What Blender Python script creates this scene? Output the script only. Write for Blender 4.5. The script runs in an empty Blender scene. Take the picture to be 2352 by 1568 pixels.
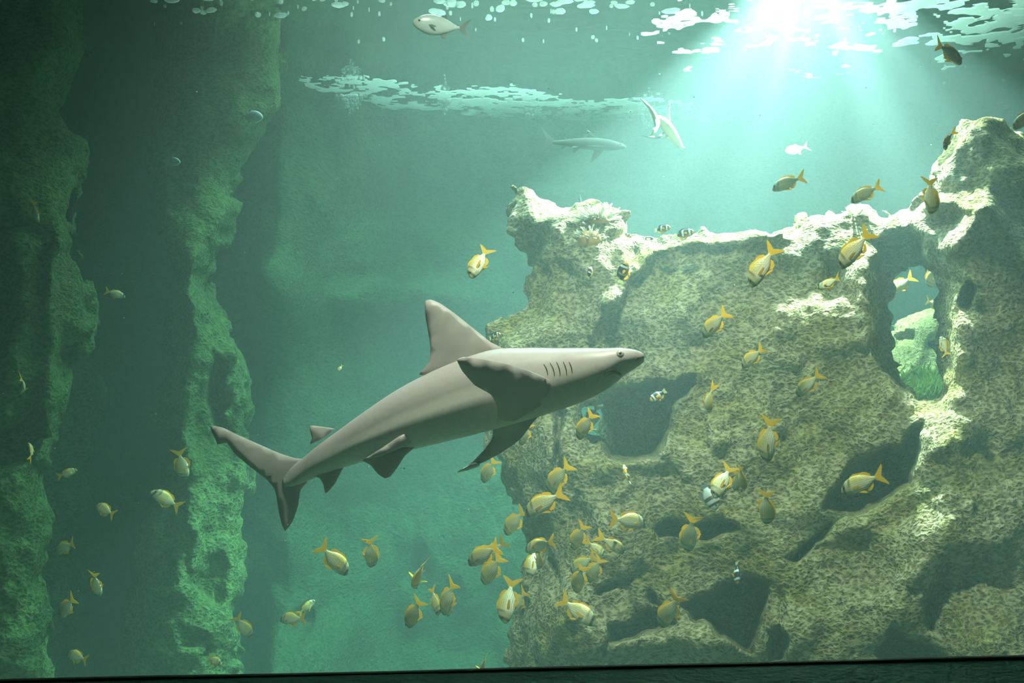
import bpy, bmesh, math, random
import numpy as np
from mathutils import Vector, Matrix
from mathutils.bvhtree import BVHTree
from mathutils.geometry import delaunay_2d_cdt

random.seed(7)
rng = np.random.default_rng(11)
S = bpy.context.scene
COL = S.collection

# ------------------------------------------------------------------ camera
FPX, CX, CY, CAMZ = 2522.0, 1176.0, 784.0, 1.6
cam_d = bpy.data.cameras.new('camera')
cam_d.sensor_width = 36.0
cam_d.lens = FPX / 2352.0 * 36.0
cam_d.clip_start = 0.02
cam = bpy.data.objects.new('camera', cam_d)
cam.location = (0, 0, CAMZ)
cam.rotation_euler = (math.radians(90), 0, 0)
COL.objects.link(cam)
S.camera = cam

# ------------------------------------------------------------------ view
S.view_settings.view_transform = 'Standard'
S.view_settings.look = 'None'
S.view_settings.gamma = 1
S.view_settings.use_curve_mapping = False
S.view_settings.exposure = 0.0
cy = S.cycles
cy.volume_bounces = 1
cy.max_bounces = 4
cy.diffuse_bounces = 1
cy.glossy_bounces = 3
cy.transmission_bounces = 3
cy.transparent_max_bounces = 16
cy.caustics_reflective = False
cy.caustics_refractive = False
cy.sample_clamp_indirect = 6.0
cy.use_adaptive_sampling = True
cy.adaptive_threshold = 0.1
cy.adaptive_min_samples = 12

# ------------------------------------------------------------------ water haze (fills the tank)
W = bpy.data.worlds.new('tank_water')
S.world = W
W.use_nodes = True
nt = W.node_tree
nt.nodes.clear()
wo = nt.nodes.new('ShaderNodeOutputWorld')
bg = nt.nodes.new('ShaderNodeBackground')
bg.inputs['Color'].default_value = (0.0, 0.0, 0.0, 1)
sc = nt.nodes.new('ShaderNodeVolumeScatter')
sc.inputs['Color'].default_value = (0.70, 0.95, 0.97, 1)
sc.inputs['Density'].default_value = 0.048
sc.inputs['Anisotropy'].default_value = 0.35
ab = nt.nodes.new('ShaderNodeVolumeAbsorption')
ab.inputs['Color'].default_value = (0.0, 0.82, 0.68, 1)
ab.inputs['Density'].default_value = 0.098
ad = nt.nodes.new('ShaderNodeAddShader')
nt.links.new(sc.outputs[0], ad.inputs[0]); nt.links.new(ab.outputs[0], ad.inputs[1])
nt.links.new(bg.outputs[0], wo.inputs['Surface'])
nt.links.new(ad.outputs[0], wo.inputs['Volume'])
W.cycles.homogeneous_volume = True

SURF_Z = CAMZ + 2.155          # height of the water surface

# ------------------------------------------------------------------ tank lamps above the water
def lamp(name, kind, loc, target, energy, color, **kw):
    d = bpy.data.lights.new(name, kind)
    d.energy = energy; d.color = color
    for k, v in kw.items(): setattr(d, k, v)
    o = bpy.data.objects.new(name, d)
    o.location = loc
    o.rotation_euler = (Vector(target) - Vector(loc)).to_track_quat('-Z', 'Y').to_euler()
    COL.objects.link(o)
    return o
# the strong lamp whose glare shows at the top of the picture, a flood over the front of the tank
# (it throws the fish shadows on the rock), and the daylight of the open tank top
lamp('tank_spotlight_offscreen', 'SPOT', (1.9, 7.0, SURF_Z + 0.38), (1.75, 6.95, 0), 4300, (1.0, 0.94, 0.92),
     spot_size=math.radians(125), spot_blend=0.5, shadow_soft_size=0.05)
lamp('tank_flood_offscreen', 'SPOT', (0.1, 3.4, SURF_Z + 1.0), (0.6, 4.9, 0.4), 1450, (1.0, 0.71, 0.56),
     spot_size=math.radians(98), spot_blend=0.9, shadow_soft_size=0.12)
lamp('tank_open_top_offscreen', 'AREA', (0.9, 7.8, SURF_Z + 1.1), (0.9, 7.8, 0), 820, (0.95, 1.0, 0.97),
     shape='RECTANGLE', size=3.8, size_y=3.0)

# ------------------------------------------------------------------ helpers
def P(px, py, Y):
    return Vector(((px - CX) / FPX * Y, Y, CAMZ + (CY - py) / FPX * Y))
def mesh_obj(name, verts, faces, mat=None, parent=None, smooth=True, data_only=False):
    me = bpy.data.meshes.new(name)
    me.from_pydata([tuple(v) for v in verts], [], [tuple(f) for f in faces])
    me.validate(clean_customdata=False)
    if smooth: me.shade_smooth()
    me.update()
    if mat: me.materials.append(mat)
    if data_only: return me
    o = bpy.data.objects.new(name, me)
    COL.objects.link(o)
    if parent: o.parent = parent
    return o
def data_obj(name, me, parent=None):
    o = bpy.data.objects.new(name, me); COL.objects.link(o)
    if parent: o.parent = parent
    return o
def empty(name, loc=(0, 0, 0)):
    o = bpy.data.objects.new(name, None); o.location = loc
    o.empty_display_size = 0.05
    COL.objects.link(o); return o
def tag(o, label=None, cat=None, group=None, kind=None):
    if label: o['label'] = label
    if cat: o['category'] = cat
    if group: o['group'] = group
    if kind: o['kind'] = kind
    return o
def keep_world(child, parent):
    child.parent = parent
    child.matrix_parent_inverse = parent.matrix_basis.inverted()

class NT:
    def __init__(s, name):
        s.m = bpy.data.materials.new(name); s.m.use_nodes = True
        s.t = s.m.node_tree; s.t.nodes.clear()
        s.out = s.t.nodes.new('ShaderNodeOutputMaterial')
    def n(s, typ, **kw):
        nd = s.t.nodes.new('ShaderNode' + typ)
        for k, v in kw.items():
            if k in nd.inputs.keys(): s.set(nd.inputs[k], v)
            else: setattr(nd, k, v)
        return nd
    def set(s, inp, v):
        if isinstance(v, bpy.types.NodeSocket): s.t.links.new(v, inp)
        elif isinstance(v, (tuple, list)) and len(v) == 3 and inp.type == 'RGBA': inp.default_value = (*v, 1)
        else: inp.default_value = v
    def link(s, a, b): s.t.links.new(a, b)
    def coord(s, which='Object'): return s.n('TexCoord').outputs[which]
    def noise(s, vec, scale, detail=4, rough=0.6, out='Fac'):
        nd = s.n('TexNoise'); s.link(vec, nd.inputs['Vector'])
        nd.inputs['Scale'].default_value = scale; nd.inputs['Detail'].default_value = detail
        nd.inputs['Roughness'].default_value = rough
        return nd.outputs[out]
    def voro(s, vec, scale, feature='F1'):
        nd = s.n('TexVoronoi'); nd.feature = feature; s.link(vec, nd.inputs['Vector'])
        nd.inputs['Scale'].default_value = scale
        return nd.outputs['Distance']
    def ramp(s, fac, stops, interp='LINEAR'):
        nd = s.n('ValToRGB'); s.link(fac, nd.inputs['Fac'])
        cr = nd.color_ramp; cr.interpolation = interp
        while len(cr.elements) > 1: cr.elements.remove(cr.elements[-1])
        for i, (p, c) in enumerate(stops):
            e = cr.elements[0] if i == 0 else cr.elements.new(p)
            e.position = p
            e.color = (*c, 1) if isinstance(c, (tuple, list)) else (c, c, c, 1)
        return nd.outputs['Color']
    def mix(s, fac, a, b, blend='MIX'):
        nd = s.n('Mix'); nd.data_type = 'RGBA'; nd.blend_type = blend
        for key, v in ((0, fac), (6, a), (7, b)): s.set(nd.inputs[key], v)
        return nd.outputs[2]
    def math(s, op, a, b=0.0, clamp=False):
        nd = s.n('Math'); nd.operation = op; nd.use_clamp = clamp
        s.set(nd.inputs[0], a); s.set(nd.inputs[1], b)
        return nd.outputs[0]
    def sep(s, vec):
        nd = s.n('SeparateXYZ'); s.link(vec, nd.inputs[0]); return nd.outputs
    def bsdf(s, color, rough=0.7, spec=0.3, normal=None, **kw):
        nd = s.n('BsdfPrincipled')
        s.set(nd.inputs['Base Color'], color); s.set(nd.inputs['Roughness'], rough)
        nd.inputs['Specular IOR Level'].default_value = spec
        if normal is not None: s.link(normal, nd.inputs['Normal'])
        return nd
    def bump(s, h, strength=0.5, dist=0.02):
        nd = s.n('Bump'); s.link(h, nd.inputs['Height'])
        nd.inputs['Strength'].default_value = strength; nd.inputs['Distance'].default_value = dist
        return nd.outputs[0]
    def done(s, sh):
        s.link(sh.outputs[0] if hasattr(sh, 'outputs') else sh, s.out.inputs['Surface']); return s.m

# ------------------------------------------------------------------ materials of the place
def rock_material(name, cols, speck=(0.66, 0.54, 0.35), bump=0.8, fine=32.0, speck_amt=0.9, growth=(0.24, 0.175, 0.04)):
    m = NT(name); c = m.coord()
    big = m.noise(c, 1.7, 3, 0.55)
    base = m.ramp(big, [(0.30, cols[0]), (0.5, cols[1]), (0.68, cols[2])])
    mid = m.noise(c, 9.0, 4, 0.65)
    base = m.mix(m.ramp(mid, [(0.38, 0.0), (0.62, 0.8)]), base, cols[3])
    moss = m.ramp(m.noise(c, 3.1, 4, 0.6), [(0.48, 0.0), (0.62, 0.7)])
    base = m.mix(moss, base, growth)                  # patches of turf algae
    speck = m.mix(moss, speck, tuple(x * 2.2 for x in growth))
    wv = m.n('VectorMath'); wv.operation = 'MULTIPLY_ADD'
    m.link(m.noise(c, fine * 0.7, 2, 0.6, 'Color'), wv.inputs[0]); wv.inputs[1].default_value = (0.05, 0.05, 0.05); m.link(c, wv.inputs[2])
    sv = m.n('Mapping'); m.link(wv.outputs[0], sv.inputs[0]); sv.inputs['Scale'].default_value = (0.8, 1.0, 1.35)
    gr = m.math('ADD', m.math('MULTIPLY', m.noise(sv.outputs[0], fine, 4, 0.75), 0.62), m.math('MULTIPLY', m.voro(sv.outputs[0], fine * 1.5), 0.52))
    base = m.mix(m.ramp(gr, [(0.52, 0.0), (0.70, speck_amt)]), base, speck)
    base = m.mix(m.ramp(gr, [(0.34, 0.85), (0.48, 0.0)]), base, tuple(x * 0.25 for x in cols[0]))
    pits = m.voro(c, 7.0)
    h = m.math('ADD', m.math('ADD', gr, m.math('MULTIPLY', mid, 1.3)), m.ramp(pits, [(0.04, 0.0), (0.17, 0.9)]))
    return m.done(m.bsdf(base, 0.9, 0.15, m.bump(h, bump, 0.035)))
M_ROCK = rock_material('encrusted_reef_rock', [(0.20, 0.13, 0.06), (0.29, 0.195, 0.092), (0.22, 0.175, 0.065), (0.34, 0.24, 0.12)])
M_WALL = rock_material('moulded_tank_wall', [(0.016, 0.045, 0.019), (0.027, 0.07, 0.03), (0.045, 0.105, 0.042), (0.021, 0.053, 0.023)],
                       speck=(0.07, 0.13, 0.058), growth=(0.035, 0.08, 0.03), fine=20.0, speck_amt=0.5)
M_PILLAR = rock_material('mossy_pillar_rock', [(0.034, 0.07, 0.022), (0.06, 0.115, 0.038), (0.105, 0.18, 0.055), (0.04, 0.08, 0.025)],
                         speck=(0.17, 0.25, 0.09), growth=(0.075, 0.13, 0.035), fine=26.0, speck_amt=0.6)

def simple(name, color, rough=0.5, spec=0.4, **kw):
    m = NT(name); nz = m.noise(m.coord(), kw.get('scale', 20), 3)
    lo = tuple(max(0, c * 0.82) for c in color)
    return m.done(m.bsdf(m.mix(nz, lo, color), rough, spec))
def soft(name, color, trans=0.4, rough=0.6, lo=None, scale=30):
    m = NT(name); nz = m.noise(m.coord(), scale, 3)
    c = m.mix(nz, lo or tuple(x * 0.75 for x in color), color)
    t = m.n('BsdfTranslucent'); m.set(t.inputs[0], c)
    mx = m.n('MixShader'); mx.inputs[0].default_value = trans
    m.link(m.bsdf(c, rough, 0.3).outputs[0], mx.inputs[1]); m.link(t.outputs[0], mx.inputs[2])
    return m.done(mx)
M_FOAM = soft('white_foam', (0.92, 0.96, 0.94), 0.6)
M_BUBBLE = soft('white_bubbles', (0.95, 0.98, 0.97), 0.5, 0.3)
# ------------------------------------------------------------------ noise and implicit-surface meshing
_LAT = rng.random((40, 40, 40)).astype(np.float32)
def vnoise(p):
    i = np.floor(p).astype(np.int32); f = (p - i).astype(np.float32); f = f * f * (3 - 2 * f)
    i %= 40; j = (i + 1) % 40
    x0, y0, z0 = i[..., 0], i[..., 1], i[..., 2]; x1, y1, z1 = j[..., 0], j[..., 1], j[..., 2]
    fx, fy, fz = f[..., 0], f[..., 1], f[..., 2]
    L = _LAT
    a = L[x0, y0, z0] * (1 - fx) + L[x1, y0, z0] * fx
    b = L[x0, y1, z0] * (1 - fx) + L[x1, y1, z0] * fx
    c = L[x0, y0, z1] * (1 - fx) + L[x1, y0, z1] * fx
    d = L[x0, y1, z1] * (1 - fx) + L[x1, y1, z1] * fx
    return ((a * (1 - fy) + b * fy) * (1 - fz) + (c * (1 - fy) + d * fy) * fz) * 2 - 1
def fbm(p, freqs):
    out = 0
    for fr, amp in freqs: out = out + amp * vnoise(p * fr + fr * 3.17)
    return out
def sdpoly(X, Y, poly):
    d = np.full(X.shape, 1e9); ins = np.zeros(X.shape, bool)
    n = len(poly)
    for k in range(n):
        ax, ay = poly[k]; bx, by = poly[(k + 1) % n]
        ex, ey = bx - ax, by - ay
        wx, wy = X - ax, Y - ay
        t = np.clip((wx * ex + wy * ey) / (ex * ex + ey * ey + 1e-9), 0, 1)
        d = np.minimum(d, (wx - ex * t) ** 2 + (wy - ey * t) ** 2)
        cnd = (ay <= Y) != (by <= Y)
        with np.errstate(divide='ignore', invalid='ignore'):
            xi = ax + (Y - ay) * ex / (ey if ey != 0 else 1e-9)
        ins ^= cnd & (X < xi)
    d = np.sqrt(d)
    return np.where(ins, -d, d)
def dline(X, Y, pts):
    d = np.full(X.shape, 1e9)
    for (ax, ay), (bx, by) in zip(pts[:-1], pts[1:]):
        ex, ey = bx - ax, by - ay
        wx, wy = X - ax, Y - ay
        t = np.clip((wx * ex + wy * ey) / (ex * ex + ey * ey + 1e-9), 0, 1)
        d = np.minimum(d, (wx - ex * t) ** 2 + (wy - ey * t) ** 2)
    return np.sqrt(d)
def sstep(a, b, x):
    t = np.clip((x - a) / (b - a), 0, 1); return t * t * (3 - 2 * t)
def surface_nets(F):
    sg = F < 0
    nx, ny, nz = F.shape
    c = np.zeros((nx - 1, ny - 1, nz - 1), np.int8)
    for dx in (0, 1):
        for dy in (0, 1):
            for dz in (0, 1): c += sg[dx:nx - 1 + dx, dy:ny - 1 + dy, dz:nz - 1 + dz]
    act = (c > 0) & (c < 8)
    idx = np.argwhere(act)
    vid = np.full(act.shape, -1, np.int64); vid[act] = np.arange(len(idx))
    acc = np.zeros((len(idx), 3)); cnt = np.zeros(len(idx))
    cor = [(0, 0, 0), (1, 0, 0), (0, 1, 0), (1, 1, 0), (0, 0, 1), (1, 0, 1), (0, 1, 1), (1, 1, 1)]
    fv = [F[idx[:, 0] + a, idx[:, 1] + b, idx[:, 2] + d] for a, b, d in cor]
    for a in range(8):
        for ax in range(3):
            if cor[a][ax] == 0:
                b = a + (1 << ax)
                fa, fb = fv[a], fv[b]
                m = (fa < 0) != (fb < 0)
                t = np.where(m, fa / np.where(m, fa - fb, 1), 0)
                pt = np.array(cor[a], float)[None, :].repeat(len(idx), 0)
                pt[:, ax] += t
                acc[m] += pt[m]; cnt[m] += 1
    verts = idx + acc / cnt[:, None]
    quads = []
    for ax in range(3):
        sl0 = [slice(None)] * 3; sl1 = [slice(None)] * 3
        sl0[ax] = slice(0, -1); sl1[ax] = slice(1, None)
        ch = sg[tuple(sl0)] != sg[tuple(sl1)]
        e = np.argwhere(ch)
        u, v = (ax + 1) % 3, (ax + 2) % 3
        ok = (e[:, u] > 0) & (e[:, v] > 0) & (e[:, u] < F.shape[u] - 1) & (e[:, v] < F.shape[v] - 1)
        e = e[ok]
        flip = sg[e[:, 0], e[:, 1], e[:, 2]]
        def cell(du, dv):
            q = e.copy(); q[:, u] -= du; q[:, v] -= dv
            return vid[q[:, 0], q[:, 1], q[:, 2]]
        q = np.stack([cell(1, 1), cell(0, 1), cell(0, 0), cell(1, 0)], 1)
        q[~flip] = q[~flip][:, ::-1]
        quads.append(q)
    return verts, np.concatenate(quads)
def fast_mesh(name, V, Q, mat):
    me = bpy.data.meshes.new(name)
    me.vertices.add(len(V)); me.vertices.foreach_set('co', np.asarray(V, np.float32).ravel())
    me.loops.add(Q.size); me.loops.foreach_set('vertex_index', np.asarray(Q, np.int32).ravel())
    k = Q.shape[1]
    me.polygons.add(len(Q)); me.polygons.foreach_set('loop_start', np.arange(0, Q.size, k, dtype=np.int32))
    me.update(calc_edges=True); me.validate(); me.shade_smooth()
    me.materials.append(mat)
    o = bpy.data.objects.new(name, me); COL.objects.link(o); return o

def idw(X, Y, ctrl, pw=3.0, soft=60.0):
    num = 0; den = 0
    for px, py, d in ctrl:
        w = 1.0 / ((X - px) ** 2 + (Y - py) ** 2 + soft ** 2) ** (pw / 2)
        num = num + w * d; den = den + w
    return num / den
FRONT = {}
def rock_body(name, mat, sil, ctrl, box, ystep=0.03, pstep=6, thick=1.0, rad=0.22, holes=(), recess=(), ridges=(), noise=((2.1, 0.08), (5.5, 0.05), (12.0, 0.032), (27.0, 0.016)), jag=1.0):
    x0, x1, y0, y1, d0, d1 = box
    xs = np.arange(x0, x1, pstep, float); ys = np.arange(y0, y1, pstep, float)
    ds = np.arange(d0, d1, ystep)
    X, Y = np.meshgrid(xs, ys, indexing='ij')
    front = idw(X, Y, ctrl)
    ppm = FPX / front
    q = np.stack([X, Y, 0 * X], -1)
    X0, Y0 = X, Y
    X = X + fbm(q, ((1 / 70., 9 * jag), (1 / 28., 7 * jag), (1 / 13., 4 * jag)))
    Y = Y + fbm(q + 500, ((1 / 70., 9 * jag), (1 / 28., 7 * jag), (1 / 13., 4 * jag)))
    d2 = sdpoly(X, Y, sil) / ppm
    for h in holes: d2 = np.maximum(d2, -sdpoly(X, Y, h) / ppm)
    for pts, w, amp in ridges: front = front - amp * np.exp(-(dline(X, Y, pts) / w) ** 2)
    t = np.clip(-d2 / rad, 0, 1)
    front = front + rad * (1 - np.sqrt(np.clip(1 - (1 - t) ** 2, 0, 1)))
    for poly, dep, sft in recess: front = front + dep * sstep(0, sft, -sdpoly(X, Y, poly))
    FRONT[name] = (x0, y0, pstep, front, d2)
    back = front.min() + thick - 0.5 * rad * (1 - t)
    D = ds[None, None, :]
    F = np.maximum(np.maximum(d2[:, :, None], front[:, :, None] - D), D - np.maximum(back, front + 0.25)[:, :, None]).astype(np.float32)
    band = np.argwhere(np.abs(F) < 0.16)
    yy = ds[band[:, 2]]
    wp = np.stack([(xs[band[:, 0]] - CX) / FPX * yy, yy, CAMZ + (CY - ys[band[:, 1]]) / FPX * yy], 1)
    F[band[:, 0], band[:, 1], band[:, 2]] += fbm(wp, noise).astype(np.float32)
    F[0] = F[-1] = 1; F[:, 0] = F[:, -1] = 1; F[:, :, 0] = F[:, :, -1] = 1
    V, Q = surface_nets(F)
    yy = d0 + V[:, 2] * ystep
    px = x0 + V[:, 0] * pstep; py = y0 + V[:, 1] * pstep
    Wv = np.stack([(px - CX) / FPX * yy, yy, CAMZ + (CY - py) / FPX * yy], 1)
    # keep the biggest bodies only (drop tiny islands) is not needed: noise stays below the body size
    o = fast_mesh(name, Wv, Q[:, ::-1], mat)
    return o
def front_at(name, px, py):
    x0, y0, st, fr, d2 = FRONT[name]
    i = int(round((px - x0) / st)); j = int(round((py - y0) / st))
    if 0 <= i < fr.shape[0] and 0 <= j < fr.shape[1] and d2[i, j] < 0.03: return float(fr[i, j])
    return 99.0

# ------------------------------------------------------------------ tank walls, floor
def relief_wall(name, fn, nu, nv, mat):
    u = np.linspace(0, 1, nu); v = np.linspace(0, 1, nv)
    U, V_ = np.meshgrid(u, v, indexing='ij')
    pts = fn(U.ravel(), V_.ravel())
    i = np.arange(nu - 1)[:, None] * nv + np.arange(nv - 1)[None, :]
    i = i.ravel()
    Q = np.stack([i, i + nv, i + nv + 1, i + 1], 1)
    o = fast_mesh(name, pts, Q, mat); tag(o, kind='structure'); return o
FLOOR_Z = -2.0
TOP_Z = SURF_Z + 0.35
def back_fn(u, v):
    x = -6.5 + 14.0 * u; z = FLOOR_Z + (TOP_Z - FLOOR_Z) * v
    y = np.interp(x, [-6.5, -3.6, -2.9, -2.5, -1.9, -1.1, 0.2, 2.2, 7.5], [11.8, 11.5, 10.6, 9.4, 9.2, 10.35, 10.65, 10.9, 11.4])
    p = np.stack([x, y, z], 1)
    y = y + fbm(p * np.array([1, 1, 0.75]), ((0.8, 0.16), (1.7, 0.16), (3.6, 0.10), (8.0, 0.05), (17, 0.02)))
    # ledges and hollows of the moulded rock
    def spot(px, py, rx, ry, amp):
        cx = (px - CX) / FPX * 10.0; cz = CAMZ + (CY - py) / FPX * 10.0
        return amp * np.exp(-(((x - cx) * FPX / 10.0 / rx) ** 2 + ((z - cz) * FPX / 10.0 / ry) ** 2) ** 2)
    y = y - spot(760, 560, 130, 190, 0.30) - spot(930, 690, 150, 50, 0.3) - spot(690, 690, 60, 70, 0.3)
    y = y - spot(730, 1500, 80, 110, 0.6) + spot(600, 1390, 45, 90, 0.5) + spot(720, 1395, 26, 30, 0.4)
    y = y - spot(850, 370, 50, 110, 0.3) - spot(1400, 360, 120, 50, 0.25) - spot(1350, 430, 200, 24, 0.3)
    y = y + spot(580, 930, 50, 200, 0.3) - spot(1120, 620, 200, 120, 0.15) - spot(1180, 310, 30, 40, 0.2)
    return np.stack([x, y, z], 1)
def wall_y(x):           # where the back wall meets the water surface
    x = np.atleast_1d(np.asarray(x, float)).ravel()
    return back_fn((x + 6.5) / 14.0, np.full(x.shape, (SURF_Z - FLOOR_Z) / (TOP_Z - FLOOR_Z)))[:, 1]
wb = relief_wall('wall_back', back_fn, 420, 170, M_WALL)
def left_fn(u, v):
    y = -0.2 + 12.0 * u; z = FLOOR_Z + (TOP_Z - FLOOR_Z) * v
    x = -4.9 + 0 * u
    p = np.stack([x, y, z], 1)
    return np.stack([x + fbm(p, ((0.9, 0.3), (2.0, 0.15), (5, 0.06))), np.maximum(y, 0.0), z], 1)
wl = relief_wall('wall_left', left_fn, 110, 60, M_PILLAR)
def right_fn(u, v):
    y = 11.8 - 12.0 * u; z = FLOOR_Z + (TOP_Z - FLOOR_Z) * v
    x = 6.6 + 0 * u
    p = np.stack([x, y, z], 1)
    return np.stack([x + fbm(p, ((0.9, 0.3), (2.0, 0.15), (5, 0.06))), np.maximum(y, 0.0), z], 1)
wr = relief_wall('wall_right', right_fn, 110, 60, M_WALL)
m = NT('tank_floor_sand'); c = m.coord()
m_sand = m.done(m.bsdf(m.ramp(m.noise(c, 30, 5), [(0.35, (0.20, 0.19, 0.12)), (0.65, (0.38, 0.36, 0.24))]), 0.95, 0.1,
                       m.bump(m.noise(c, 6, 4), 0.5, 0.05)))
def floor_fn(u, v):
    x = -6.6 + 14.2 * u; y = -0.1 + 12.75 * v
    p = np.stack([x, y, 0 * x], 1)
    return np.stack([x, y, FLOOR_Z + 0.1 + fbm(p, ((0.7, 0.08), (2.5, 0.03)))], 1)
fl = relief_wall('floor', floor_fn, 120, 100, m_sand)

# ------------------------------------------------------------------ water surface seen from below
m = NT('water_surface')
fr = m.n('Fresnel'); fr.inputs['IOR'].default_value = 1.33
gl = m.n('BsdfGlossy'); gl.inputs['Color'].default_value = (0.95, 0.97, 0.96, 1); gl.inputs['Roughness'].default_value = 0.05
tr = m.n('BsdfTransparent'); mx = m.n('MixShader')
m.link(fr.outputs[0], mx.inputs[0]); m.link(tr.outputs[0], mx.inputs[1]); m.link(gl.outputs[0], mx.inputs[2])
M_SURF = m.done(mx)
def surf_fn(u, v):
    x = -6.6 + 14.2 * u; y = -0.1 + 12.75 * v
    p = np.stack([x, y * 1.4, 0 * x], 1)
    return np.stack([x, y, SURF_Z + fbm(p, ((1.3, 0.004), (3.1, 0.0022), (7.0, 0.0014), (15.0, 0.0008)))], 1)
ws = relief_wall('water_surface', surf_fn, 400, 360, M_SURF)
tag(ws, 'rippled water surface of the tank seen from underneath', 'water')

# ------------------------------------------------------------------ main rock of the reef
SIL = [(1195, 1700), (1197, 1500), (1215, 1425), (1238, 1330), (1256, 1272), (1242, 1215), (1205, 1140), (1165, 1085), (1145, 1040),
       (1122, 1005), (1108, 960), (1118, 880), (1140, 800), (1165, 752), (1190, 745), (1215, 728), (1243, 700), (1250, 640), (1246, 590), (1240, 545),
       (1214, 540), (1192, 524), (1188, 490), (1212, 466), (1262, 476), (1340, 494), (1400, 496), (1436, 508), (1438, 526),
       (1425, 545), (1470, 556), (1530, 562), (1590, 550), (1650, 545), (1720, 541), (1800, 530), (1840, 512), (1882, 498), (1960, 492), (2080, 487),
       (2118, 466), (2144, 436), (2152, 400), (2190, 350), (2225, 300), (2258, 287), (2305, 300), (2345, 335), (2420, 380), (2640, 520), (2640, 1700)]
H_ARCH = [(2016, 690), (2044, 645), (2096, 620), (2146, 598), (2172, 636), (2174, 700), (2184, 790), (2198, 884), (2176, 922), (2108, 948), (2064, 894), (2034, 838), (2018, 765)]
H_SMALL = [(1342, 940), (1365, 918), (1391, 907), (1393, 950), (1386, 985), (1366, 1004), (1350, 995)]
RECESS = [
    ([(1340, 938), (1395, 903), (1440, 884), (1500, 868), (1612, 858), (1598, 888), (1548, 930), (1532, 1000), (1512, 1050), (1440, 1066), (1388, 1056), (1372, 1012), (1345, 1000)], 0.72, 22),
    ([(1503, 1205), (1540, 1190), (1690, 1190), (1702, 1220), (1650, 1240), (1540, 1246), (1503, 1238)], 0.45, 18),
    ([(1565, 1390), (1650, 1345), (1715, 1322), (1772, 1332), (1756, 1420), (1732, 1502), (1690, 1490), (1640, 1450), (1590, 1430)], 0.95, 22),
    ([(1385, 1515), (1398, 1432), (1470, 1402), (1545, 1392), (1562, 1432), (1480, 1456), (1404, 1482), (1392, 1530)], 0.4, 16),
    ([(1478, 1342), (1520, 1366), (1530, 1402), (1500, 1392)], 0.3, 12),
    ([(2118, 955), (2122, 1020), (2102, 1112), (2030, 1152), (1960, 1182), (1888, 1176), (1900, 1118), (1960, 1050), (2060, 1018), (2090, 980)], 0.85, 30),
    ([(1788, 1282), (1870, 1238), (1918, 1188), (1918, 1222), (1872, 1272), (1820, 1292)], 0.3, 14),
    ([(2228, 640), (2252, 660), (2246, 702), (2215, 722), (2203, 690)], 0.3, 18),
    ([(1995, 545), (2085, 512), (2130, 535), (2150, 640), (2165, 720), (2186, 880), (2168, 912), (2110, 938), (2070, 900), (2040, 840), (2025, 760), (2018, 690), (2002, 620)], 0.42, 34),
    ([(1880, 575), (1955, 560), (1962, 640), (1945, 712), (1870, 715), (1850, 650)], 0.14, 60),
    ([(2005, 1500), (2030, 1470), (2052, 1432), (2085, 1460), (2170, 1500), (2215, 1520), (2150, 1530), (2060, 1530)], 0.4, 18),
    ([(1765, 1450), (1800, 1440), (1812, 1480), (1802, 1515), (1765, 1515)], 0.35, 14),
    ([(1268, 880), (1300, 880), (1298, 1050), (1305, 1110), (1280, 1112), (1270, 1000)], 0.22, 16),
    ([(1250, 1262), (1272, 1280), (1292, 1340), (1286, 1354), (1262, 1310)], 0.25, 10),
    ([(1360, 1350), (1400, 1322), (1470, 1322), (1440, 1340), (1375, 1364)], 0.22, 14),
    ([(2110, 1380), (2160, 1300), (2200, 1230), (2190, 1360), (2150, 1470), (2118, 1460)], 0.15, 30),
    ([(1500, 545), (1560, 565), (1470, 600), (1440, 620), (1428, 565)], 0.12, 30),
    ([(1250, 590), (1330, 590), (1380, 660), (1330, 740), (1270, 700)], 0.12, 50),
]
RIDGES = [
    ([(1405, 690), (1440, 640), (1500, 582), (1560, 556), (1700, 548), (1800, 535)], 16, 0.14),
    ([(1360, 760), (1405, 690)], 22, 0.08), ([(1180, 790), (1250, 760), (1330, 640)], 36, 0.08),
    ([(1612, 850), (1545, 925), (1525, 1010), (1500, 1060), (1400, 1070)], 16, 0.05),
    ([(1985, 620), (1990, 720), (2010, 800), (2060, 900)], 34, 0.16),
    ([(2200, 560), (2260, 490), (2330, 560), (2400, 620)], 30, 0.18), ([(2135, 470), (2190, 462), (2260, 470)], 16, 0.12),
    ([(2130, 1010), (2115, 1110), (2000, 1180), (1900, 1240)], 34, 0.08),
    ([(1700, 1000), (1640, 1150), (1760, 1260)], 90, 0.10), ([(1400, 1120), (1380, 1250), (1300, 1420)], 80, 0.10),
    ([(1450, 1470), (1540, 1465), (1640, 1480)], 40, 0.12), ([(2180, 1000), (2170, 1200), (2080, 1400)], 60, 0.12),
    ([(2190, 700), (2210, 800), (2200, 900)], 30, 0.10), ([(1300, 1360), (1340, 1450), (1280, 1520)], 40, 0.08),
]
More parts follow.
